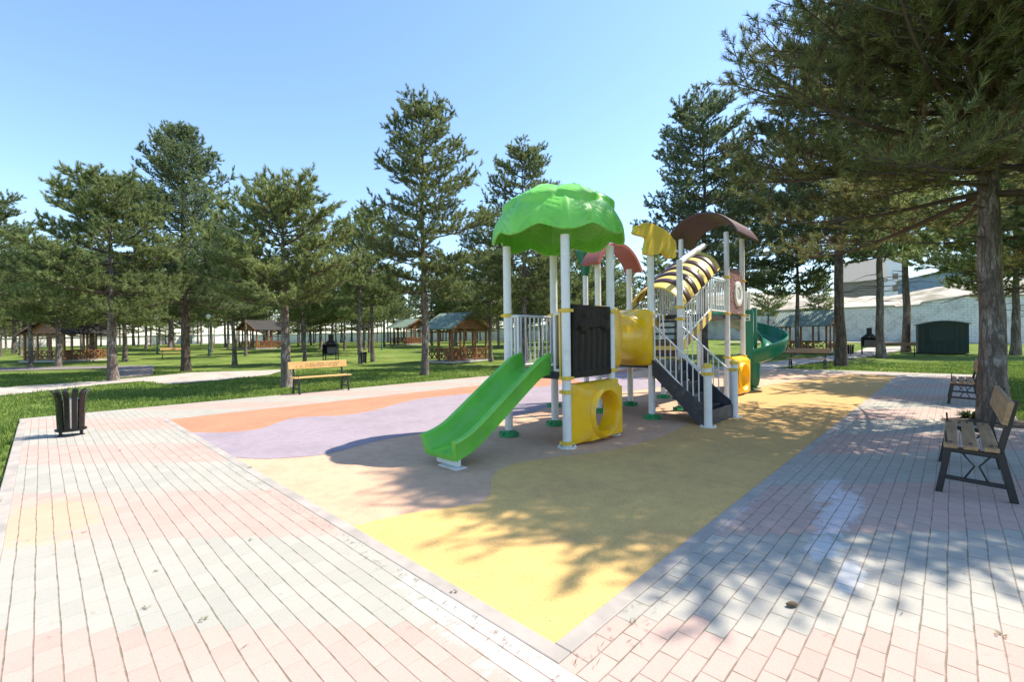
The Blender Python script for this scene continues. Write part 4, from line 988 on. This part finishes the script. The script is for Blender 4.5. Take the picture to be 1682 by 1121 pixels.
def gen_pine(name, seed, H, base, Rr, tr, whorl=0.55, per=5, lat=7, npn=22, nl=0.17, nw=0.016, shoot=0.30, top_el=55, low_el=-8, power=0.75, needle='needle', barkm='bark', openness=0.0, droop=0.0, stubs=8, full=0.35, lean=(0, 0), dry=0.0, segs=10, extra=()):
    rg = np.random.default_rng(seed)
    root = empty(name, (0, 0, 0))
    TV, TF = [], []
    zs = np.linspace(-0.15, H * 0.97, 26); wob = rg.normal(size=(26, 2)).cumsum(0) * 0.018 * H / 12
    wob -= wob[1]
    tp = np.stack([wob[:, 0] + lean[0] * (np.clip(zs, 0, None) / H) ** 1.5, wob[:, 1] + lean[1] * (np.clip(zs, 0, None) / H) ** 1.5, zs], 1)
    rad = tr * (1 - 0.93 * (np.clip(zs, 0, None) / H) ** 0.9); rad[0] *= 1.25; rad[1] *= 1.12
    tube_np(TV, TF, tp, rad, 16 if segs > 10 else 12)
    np_mesh('trunk', np.concatenate(TV), np.concatenate(TF), M[barkm], root, 4, True)
    def trunk_at(z): return np.array([np.interp(z, zs, tp[:, 0]), np.interp(z, zs, tp[:, 1]), z])
    LV, LF = [], []; SB, SD, SL = [], [], []
    def branch(z, a, L, el, dr):
        p0 = trunk_at(min(z, H * 0.96)); hd = np.array([np.cos(a), np.sin(a), 0.0])
        m = 7; us = np.linspace(0, 1, m); curve = 0.16 + 0.10 * rg.random()
        pts = p0 + hd * (L * us * np.cos(el))[:, None]; pts[:, 2] += L * (us * np.sin(el) + curve * us ** 2.4 - dr * us ** 1.3)
        side = np.array([-np.sin(a), np.cos(a), 0.0]); pts += side * (rg.normal() * 0.10 * L * us ** 2)[:, None]
        br = max(0.008, 0.013 + 0.011 * L) * (1 - 0.85 * us)
        tube_np(LV, LF, pts, br, 5)
        nlat = max(2, int(lat * (0.5 + 0.6 * L / Rr)))
        ul = np.linspace(0.26 if L > 1.2 else 0.15, 0.98, nlat)
        for q, u in enumerate(ul):
            b0 = np.array([np.interp(u, us, pts[:, i]) for i in range(3)])
            i0 = min(int(u * (m - 1)), m - 2); fd = pts[i0 + 1] - pts[i0]; fd /= np.linalg.norm(fd) + 1e-9
            sgn = 1 if q % 2 else -1; la = R(rg.uniform(35, 72)) * sgn
            ld = fd * np.cos(la) + side * np.sin(la) + np.array([0, 0, rg.uniform(-0.05, 0.45)]); ld /= np.linalg.norm(ld)
            ll = L * rg.uniform(0.25, 0.46) * (1.10 - 0.60 * u) + 0.14
            e = b0 + ld * ll + np.array([0, 0, 0.12 * ll])
            tube_np(LV, LF, np.array([b0, (b0 + e) / 2 + [0, 0, -0.03 * ll], e]), [0.011, 0.008, 0.004], 3)
            ns = max(2, int(ll / 0.13) + 1)
            for r_ in range(ns):
                w_ = (r_ + 0.6) / ns; sp = b0 + (e - b0) * w_
                sdv = ld * rg.uniform(0.3, 1.0) + rg.normal(size=3) * 0.42 + np.array([0, 0, 0.42]); sdv /= np.linalg.norm(sdv)
                SB.append(sp); SD.append(sdv); SL.append(shoot * rg.uniform(0.6, 1.15))
        for _ in range(4):
            sdv = (pts[-1] - pts[-3]); sdv = sdv / (np.linalg.norm(sdv) + 1e-9) + rg.normal(size=3) * 0.4 + [0, 0, 0.3]; sdv /= np.linalg.norm(sdv)
            SB.append(pts[-1] - sdv * 0.08); SD.append(sdv); SL.append(shoot * rg.uniform(0.7, 1.1))
    z = base; az = rg.uniform(0, 6.28)
    while z < H * 0.985:
        h = (z - base) / (H - base)
        prof = Rr * max(0.06, (1 - h) ** power) * min(1.0, full + (1 - full) * h / 0.22 if h < 0.22 else 1.0)
        nb = max(3, int(round(per * (1 - 0.3 * h)))); az += rg.uniform(0.3, 1.0)
        for k in range(nb):
            if rg.random() < openness * (1 - h * 0.6): continue
            a = az + 2 * np.pi * k / nb + rg.normal() * 0.25
            branch(z + rg.uniform(-0.15, 0.15) * whorl, a, prof * rg.uniform(0.72, 1.10), R(low_el + (top_el - low_el) * h ** 1.3 + rg.normal() * 7), droop)
        z += whorl * (1.05 - 0.45 * h) * rg.uniform(0.8, 1.2)
    for (ez, ea, eL, eel, edr) in extra: branch(ez, R(ea), eL, R(eel), edr)
    for _ in range(stubs):                          # dead twigs below the crown
        zz = rg.uniform(base * 0.55, base * 1.05); a = rg.uniform(0, 6.28); L = rg.uniform(0.3, 1.3) * Rr / 3
        p0 = trunk_at(zz); tube_np(LV, LF, np.array([p0, p0 + np.array([np.cos(a) * L * 0.6, np.sin(a) * L * 0.6, 0.02]), p0 + np.array([np.cos(a + 0.2) * L, np.sin(a + 0.2) * L, -0.12 * L])]), [0.018, 0.011, 0.004], 4)
    tip = trunk_at(H * 0.96)
    for _ in range(10):
        sdv = np.array([rg.normal() * 0.35, rg.normal() * 0.35, 1.0]); sdv /= np.linalg.norm(sdv); SB.append(tip); SD.append(sdv); SL.append(shoot * 1.2)
    np_mesh('limbs', np.concatenate(LV), np.concatenate(LF), M['limb'], root, 4, True)
    SB, SD, SL = np.array(SB), np.array(SD), np.array(SL)
    if dry > 0:
        dm = rg.random(len(SB)) < dry
        v, f = needles(SB[dm], SD[dm], SL[dm], int(npn * 0.8), nl, nw, rg, 1.2); np_mesh('dry_needles', v, f, M['needle_dry'], root)
        SB, SD, SL = SB[~dm], SD[~dm], SL[~dm]
    v, f = needles(SB, SD, SL, npn, nl, nw, rg); np_mesh('crown', v, f, M[needle], root)
    return root
protos = {
    'dense': gen_pine('pine_tree', 11, 12.8, 3.7, 4.1, 0.22, 0.47, 7, 11, 36, 0.15, 0.023, 0.24, 42, -4, 0.70, 'needle_blue', 'bark_dark', 0.0, 0, 6, 0.85),
    'open': gen_pine('pine_tree', 23, 12.6, 3.8, 3.3, 0.19, 0.60, 5, 12, 38, 0.16, 0.022, 0.23, 22, -8, 0.44, 'needle', 'bark', 0.08, 0.03, 18, 0.65),
    'short': gen_pine('pine_tree', 37, 6.3, 2.75, 2.8, 0.18, 0.42, 6, 12, 38, 0.155, 0.021, 0.22, 26, -2, 0.42, 'needle', 'bark', 0.05, 0, 14, 0.75),
    'medium': gen_pine('pine_tree', 41, 8.3, 3.0, 3.4, 0.19, 0.48, 6, 12, 38, 0.16, 0.023, 0.23, 26, -4, 0.44, 'needle', 'bark', 0.06, 0.02, 14, 0.8),
    'tall': gen_pine('pine_tree', 53, 15.5, 5.5, 4.1, 0.22, 0.66, 6, 13, 38, 0.17, 0.024, 0.24, 24, -8, 0.45, 'needle_blue', 'bark_dark', 0.08, 0.03, 22, 0.7),
    'slim': gen_pine('pine_tree', 67, 10.5, 3.9, 2.7, 0.15, 0.56, 5, 11, 38, 0.16, 0.025, 0.23, 28, -8, 0.46, 'needle', 'bark', 0.08, 0.03, 14, 0.7),
    'broad': gen_pine('pine_tree', 83, 9.6, 3.8, 3.3, 0.18, 0.55, 5, 12, 36, 0.15, 0.022, 0.23, 30, -2, 0.40, 'needle', 'bark', 0.14, 0.0, 16, 0.8, (0.35, 0.2)),
    'crooked': gen_pine('pine_tree', 97, 8.8, 4.1, 2.6, 0.15, 0.60, 5, 11, 36, 0.15, 0.024, 0.23, 52, 6, 0.55, 'needle', 'bark', 0.22, 0.0, 20, 0.6, (-0.5, 0.3)),
    'far': gen_pine('pine_tree', 71, 9.5, 3.6, 2.6, 0.14, 0.62, 5, 9, 26, 0.17, 0.036, 0.26, 40, -8, 0.48, 'needle', 'bark', 0.10, 0.03, 14, 0.75),
}
used = set()
def plant(kind, px, d, sc=1.0, rz=0.0, label='', group='pines in the park lawn', sxy=None, name='pine_tree'):
    o = protos[kind]
    if kind in used: o = copy_tree(o)
    used.add(kind)
    p = P(px, d); o.location = (p.x, p.y, p.z - 0.05); k = sxy or sc; o.scale = (k, k, sc); o.rotation_euler = (0, 0, rz)
    tag(o, label, 'pine', group); return o
# pines one can tell apart
plant('short', 470, 15.2, 1.02, 0.4, 'short spreading pine right behind the yellow bench')
plant('medium', 185, 18.7, 1.0, 1.2, 'pale barked spreading pine behind the black litter bin')
plant('dense', 305, 24.0, 1.0, 0.2, 'tallest dense dark pine on the left, crown like a cone')
plant('open', 697, 20.0, 0.94, 0.9, 'tall open pine just left of the play structure')
plant('open', 862, 25.5, 0.97, 2.6, 'tall pine rising directly behind the green canopy')
plant('tall', 1158, 26.0, 0.98, 0.5, 'tall broad pine behind the brown arched roof')
plant('tall', 1381, 22.3, 1.15, 2.2, 'slim tall pine with bare lower trunk right of the long pavilion')
plant('tall', 1224, 34.0, 0.93, 3.9, 'pine behind the green spiral slide')
plant('slim', 1310, 32.8, 1.15, 0.6, 'thin pine standing in front of the long pavilion')
plant('slim', 1447, 28.5, 1.65, 2.1, 'thin pine beside the dark shaded bench')
plant('slim', 1488, 34.5, 1.9, 4.0, 'thin pine at the left corner of the green kiosk')
plant('medium', 1668, 30.0, 1.45, 3.1, 'dark low branched pine right behind the kiosk')
plant('medium', 1738, 14.2, 1.30, 5.0, 'leafy pine at the right edge of the lawn beyond the near pine')
plant('medium', 205, 34.5, 0.95, 2.4, 'low crowned pine added beside the dark roofed pavilion to shade it')  # added to throw shade on the left pavilion
plant('medium', 152, 37.0, 1.05, 0.9, 'pine added behind the right corner of the dark roofed pavilion for shade')  # second pine added to shade the left pavilion
plant('tall', 1850, 12.5, 0.72, 1.9, 'tall pine beyond the right edge beside the near pine')
plant('crooked', 50, 30.0, 0.95, 2.0, 'low pine before the dark pavilion, left side')
plant('medium', 95, 29.5, 0.95, 4.2, 'pine standing in front of the dark roofed pavilion')
plant('broad', 385, 29.0, 0.86, 3.0, 'pine with dark trunk between dense pine and yellow bench')
plant('slim', 500, 30.0, 0.80, 1.0, 'thin pine behind the short spreading pine')
plant('crooked', 592, 29.0, 1.05, 5.1, 'leaning dark trunked pine beside the middle litter bin')
plant('slim', 612, 31.0, 1.0, 3.3, 'pine just right of the middle litter bin')
plant('open', 806, 29.5, 0.78, 4.4, 'thin pine at the right corner of the green roofed pavilion')
plant('broad', -40, 22.0, 0.9, 0.3, 'pine at the far left edge of the lawn')
# the far wood beyond the lawn
rg = random.Random(12); placed = []
far_labels = {'slim': 'thin far pine among the wood beyond the lawn', 'medium': 'broad far pine among the wood beyond the lawn', 'open': 'tall far pine among the wood beyond the lawn', 'dense': 'dense dark far pine among the wood beyond the lawn', 'short': 'low far pine among the wood beyond the lawn', 'broad': 'flat topped broad far pine among the wood beyond the lawn', 'crooked': 'leaning thin far pine among the wood beyond the lawn'}
tries = 0
while len(placed) < 52 and tries < 4000:
    tries += 1
    px = rg.uniform(-140, 1010); d = rg.uniform(33, 80)
    if any(abs(px - a) < 13 or (abs(px - a) / F * d < 2.2 and abs(d - b_) < 4) for a, b_ in placed): continue
    if 655 < px < 790 and d < 46: continue
    if 60 < px < 170 and d < 38: continue
    if 235 < px < 275 and d < 45 or 330 < px < 350 and d < 41: continue
    placed.append((px, d)); kind = rg.choice(['slim', 'crooked', 'medium', 'broad', 'open', 'short'])
    sc = {'slim': rg.uniform(0.7, 0.95), 'medium': rg.uniform(0.85, 1.1), 'open': rg.uniform(0.62, 0.8), 'short': rg.uniform(1.1, 1.4), 'broad': rg.uniform(0.75, 1.0), 'crooked': rg.uniform(0.8, 1.0)}[kind]
    plant(kind, px, d, sc, rg.uniform(0, 6.28), far_labels[kind], 'far pines beyond the lawn')
n_far = 0; tries = 0
while n_far < 78 and tries < 6000:
    tries += 1
    px = rg.uniform(-160, 1020); d = rg.uniform(38, 92) if px < 420 else rg.uniform(38, 82)
    if any((abs(px - a) / F * max(d, b_) < 1.6 and abs(d - b_) < 3) for a, b_ in placed): continue
    if (655 < px < 790 and d < 62) or (60 < px < 170 and d < 40) or (410 < px < 455 and d < 55) or (235 < px < 275 and d < 47) or (330 < px < 350 and d < 43): continue
    placed.append((px, d)); n_far += 1
    plant('far', px, d, rg.uniform(0.75, 1.15), rg.uniform(0, 6.28), 'thin bare trunked pine in the far wood before the white wall', 'far pines beyond the lawn')
n_y = 0; tries = 0
while n_y < 34 and tries < 4000:
    tries += 1
    px = rg.uniform(-150, 1000); d = rg.uniform(58, 92) if px < 420 else rg.uniform(58, 81)
    if any((abs(px - a) / F * max(d, b_) < 1.2 and abs(d - b_) < 2.5) for a, b_ in placed): continue
    if (655 < px < 700 and d < 62): continue
    placed.append((px, d)); n_y += 1
    plant('far', px, d, rg.uniform(0.40, 0.55), rg.uniform(0, 6.28), 'young low pine filling the gaps of the far wood', 'young pines in the far wood', rg.uniform(0.75, 1.0))
for (px, d, kind, sc) in ((1075, 46, 'slim', 0.9), (1110, 52, 'medium', 1.0), (1262, 50, 'slim', 0.8), (1035, 60, 'open', 0.75), (1345, 54, 'slim', 0.8)):
    plant(kind, px, d, sc, px, far_labels[kind], 'far pines beyond the lawn')
# the near pine on the right
EXTRA = [(4.5, -136, 3.3, 4, 0.10), (4.9, -122, 3.0, 6, 0.06), (5.3, -148, 3.6, 0, 0.08), (4.3, -160, 4.2, 6, 0.06), (4.7, -176, 4.5, 2, 0.05), (5.2, 172, 4.3, 4, 0.05), (5.6, -168, 4.3, 0, 0.04), (5.8, -130, 3.9, 2, 0.06),
         (4.6, -95, 3.6, 4, 0.10), (5.1, -75, 3.6, 2, 0.08), (5.7, -100, 3.7, 0, 0.05), (4.2, 160, 3.2, 8, 0.05), (4.4, -110, 2.4, 6, 0.14), (4.15, -145, 2.2, 2, 0.14), (4.2, -128, 2.7, 3, 0.14),
         (5.6, -115, 3.9, 4, 0.06), (6.0, -124, 4.2, 2, 0.05), (5.4, -104, 3.7, 4, 0.06), (6.2, -110, 3.8, 2, 0.05), (5.9, -88, 3.5, 2, 0.05), (5.2, -116, 3.8, 4, 0.05), (5.0, -140, 4.3, 3, 0.05),
         (5.5, -138, 4.4, 3, 0.05), (6.1, -144, 4.3, 2, 0.05), (6.5, -132, 4.1, 2, 0.05), (6.7, -118, 3.8, 2, 0.05), (6.4, -100, 3.5, 2, 0.05), (7.0, -126, 3.9, 2, 0.05), (5.3, -130, 4.3, 4, 0.05), (4.8, -152, 4.2, 4, 0.06),
         (6.9, -108, 3.5, 2, 0.05), (7.3, -136, 3.8, 2, 0.05), (7.4, -118, 3.5, 2, 0.05), (5.05, -126, 3.4, 5, 0.06), (5.75, -106, 2.9, 5, 0.05), (6.3, -128, 3.2, 5, 0.05), (6.0, -156, 3.9, 2, 0.05), (4.9, -108, 3.2, 5, 0.07)]
EXTRA = [e_ for i_, e_ in enumerate(EXTRA) if not (e_[0] < 5.2 and i_ % 3 == 0)]
EXTRA = [(z, a, L * (0.86 if -145 < a < -60 else 0.92), e, d) for (z, a, L, e, d) in EXTRA]
hero = gen_pine('pine_tree', 101, 12.7, 3.9, 4.0, 0.19, 0.50, 6, 16, 38, 0.135, 0.0115, 0.26, 42, -4, 0.72, 'needle_hero', 'bark', 0.0, 0.14, 10, 0.9, (0.0, 0.0), 0.13, 16, EXTRA)
hp = W(9.25, -1.9); hero.location = (hp.x, hp.y, -0.02); hero.rotation_euler = (0, 0, 0.0)
tag(hero, 'huge near pine with thick bare trunk growing between the two right benches', 'pine', 'pines in the park lawn')
b = MB(); ring = []
shade_pine = copy_tree(hero); shade_pine.location = (10.4, 5.9, -0.05); shade_pine.scale = (0.74, 0.74, 0.78); shade_pine.rotation_euler = (0, 0, R(25))  # added pine, trunk out of view, deepens the shade on the right paving
tag(shade_pine, 'pine added beyond the right edge to shade the near bench', 'pine', 'pines in the park lawn')
pts = [(0.62 * math.cos(a) * (1 + 0.12 * math.sin(3 * a)), 0.55 * math.sin(a) * (1 + 0.1 * math.cos(5 * a)), 0.012) for a in [2 * math.pi * i / 30 for i in range(30)]]
b.loops([pts, [(x * 0.45, y * 0.45, 0.05) for x, y, z in pts]], cap1=True); o = b.build('tree_pit', M['soil'], None, 40, 0, True); o.location = (hp.x, hp.y, 0); structure(o)

# ------------------------------------------------------------------ grass blades, weeds, bush
def in_poly(x, y, poly):
    c = np.zeros(len(x), bool); n = len(poly); j = n - 1
    for i in range(n):
        xi, yi = poly[i]; xj, yj = poly[j]
        c ^= ((yi > y) != (yj > y)) & (x < (xj - xi) * (y - yi) / (yj - yi + 1e-12) + xi); j = i
    return c
def grass():
    rg = np.random.default_rng(5); N = 900000
    d = 2.5 * (24 / 2.5) ** rg.random(N); k = rg.uniform(-1.35, 1.30, N); x = k * d; y = d
    dx, dy = x - C0.x, y - C0.y; s = dx * BX + dy * BY; t = -dx * BY + dy * BX
    wob = 0.05 * np.sin(s * 7) + 0.04 * np.sin(t * 9 + s * 3)
    ok = ~((s > -LW - 0.10 + wob) & (s < SO + 0.10 - wob) & (t > -PW - 0.10 + wob) & (t < TO + 0.10 - wob))
    ok &= ~((s > -LW - 0.1 + wob) & (s < 0.2) & (t < 1) & (t > -7.1))
    for p in PATHS: ok &= ~in_poly(x, y, [(G(*q).x, G(*q).y) for q in p])
    keep = rg.random(N) < 0.50 + 0.35 * np.sin(x * 1.3 + 1.7 * np.sin(y * 0.7)) * np.sin(y * 1.1 + x) + 0.25 * np.sin(x * 4.1 + y * 2.3) * np.sin(y * 3.7 - x); ok &= keep
    x, y, d = x[ok], y[ok], d[ok]; n = len(x)
    z = np.array([gz(0, yy) for yy in y]) - 0.05
    h = rg.uniform(0.045, 0.105, n) * (1 + 0.3 * np.sin(x * 2.1 + y)); w = 0.0035 + 0.0009 * d
    a = rg.uniform(0, 2 * np.pi, n); la = rg.uniform(0, 2 * np.pi, n); ln = rg.uniform(0.1, 0.75, n) * h
    v = np.empty((n, 3, 3)); ca, sa = np.cos(a) * w, np.sin(a) * w
    v[:, 0] = np.stack([x - ca, y - sa, z], 1); v[:, 1] = np.stack([x + ca, y + sa, z], 1); v[:, 2] = np.stack([x + np.cos(la) * ln, y + np.sin(la) * ln, z + h], 1)
    o = np_mesh('grass', v.reshape(-1, 3), np.arange(3 * n).reshape(-1, 3), M['blade']); tag(o, 'short green lawn grass around the paving', None, None, 'stuff')
grass()
def make_tuft(name, n, hgt, spread, m, seed, wd=0.012):
    rg = np.random.default_rng(seed); a = rg.uniform(0, 6.28, n); r = spread * rg.random(n) ** 0.7 * 0.35
    p = np.stack([np.cos(a) * r, np.sin(a) * r, np.zeros(n)], 1); dirn = np.stack([np.cos(a), np.sin(a), np.zeros(n)], 1)
    L = spread * rg.uniform(0.5, 1.0, n); e = p + dirn * L[:, None]; e[:, 2] = hgt * rg.uniform(0.2, 1.0, n)
    mid = (p + e) / 2; mid[:, 2] += hgt * 0.35
    sd = np.stack([-np.sin(a), np.cos(a), np.zeros(n)], 1) * wd
    v = np.stack([p, mid - sd, e, mid + sd], 1).reshape(-1, 3); f = np.arange(4 * n).reshape(-1, 4)
    return np_mesh(name, v, f, m, None, 4)
weeds = [(133, 878, 'weed in a joint near the orange stained pavers'), (408, 890, 'weed in a joint at mid paving, nearer the yellow surface'), (252, 769, 'weed left of the salmon surface on the pale band'), (194, 742, 'weed on the pink band a step from the litter bin'),
         (250, 738, 'dark weed at the middle of the pink band'), (234, 1003, 'weed in a dark joint at the lower left'), (326, 1023, 'larger weed among the lower left joints'), (250, 943, 'pale weed at the pale band'), (408, 771, 'grass sprout at the kerb of the salmon surface'),
         (740, 977, 'sprout in a joint close to the yellow corner'), (1640, 1050, 'thin weed in a joint at the lower right'), (155, 692, 'flat weed right of the litter bin'), (271, 681, 'weed near the far left corner of the kerb')]
w0 = None
for i, (px, py, lab) in enumerate(weeds):
    if w0 is None: w0 = make_tuft('weed', 13, 0.028, 0.06, M['weed'], 3, 0.006); o = w0
    else: o = w0.copy(); col.objects.link(o)
    g = G(px, py); o.location = (g.x, g.y, 0.008); o.rotation_euler = (0, 0, i * 1.7); k = (0.32 + 0.2 * (i * 37 % 7) / 7) * (1.5 if i in (8,) else 1.0); o.scale = (k, k, k)
    tag(o, lab, 'weed', 'weeds in the paving joints')
g = G(1592, 690); o = make_tuft('weed_clump', 160, 0.16, 0.22, M['bush'], 9, 0.012); o.location = (g.x, g.y, 0.0); tag(o, 'green weed clump at the foot of the near pine trunk', 'weed')
g = G(1297, 1001); cone = empty('pine_cone', (g.x, g.y, 0.02), 0.0, 'dry brown pine cone lying on the lower right pavers', 'pine cone'); b = MB()
for k in range(60):
    u = k / 60; a = k * 2.4; r = 0.026 * math.sin(math.pi * (0.12 + 0.83 * u)); x = -0.045 + 0.09 * u
    b.box((x, r * math.cos(a), r * math.sin(a)), (0.012, 0.014, 0.010), a)
b.tube([(-0.045, 0, 0), (0, 0, 0), (0.045, 0, 0)], [0.012, 0.02, 0.006], 8); b.build('scales', M['cone'], cone); cone.scale = (0.6, 0.5, 0.5)

def litter():
    rg = np.random.default_rng(15); n = 2600
    s_ = rg.uniform(-1.9, 16, n); t_ = rg.uniform(-2.05, 11, n)
    m = rg.random(n); hug = m < 0.42                       # drifts along the kerbs and the lawn edge
    t_[hug] = np.where(rg.random(hug.sum()) < 0.5, -0.12 - np.abs(rg.normal(0, 0.10, hug.sum())), -2.05 + np.abs(rg.normal(0, 0.22, hug.sum())))
    h2 = (m > 0.42) & (m < 0.56); s_[h2] = -0.12 - np.abs(rg.normal(0, 0.06, h2.sum())); t_[h2] = rg.uniform(0, 9.5, h2.sum())
    x = C0.x + s_ * BX - t_ * BY; y = C0.y + s_ * BY + t_ * BX
    a = rg.uniform(0, 6.28, n); L = rg.uniform(0.012, 0.032, n); w = rg.uniform(0.0008, 0.002, n)
    z = np.full(n, 0.011); ca, sa = np.cos(a), np.sin(a)
    v = np.empty((n, 4, 3))
    v[:, 0] = np.stack([x - ca * L, y - sa * L, z], 1); v[:, 1] = np.stack([x - sa * w, y + ca * w, z + 0.002], 1)
    v[:, 2] = np.stack([x + ca * L, y + sa * L, z + rg.uniform(0, 0.006, n)], 1); v[:, 3] = np.stack([x + sa * w, y - ca * w, z + 0.002], 1)
    o = np_mesh('needle_litter', v.reshape(-1, 3), np.arange(4 * n).reshape(-1, 4), M['litter'], None, 4); tag(o, 'dry pine needles strewn over the paving and rubber', None, None, 'stuff')
litter()
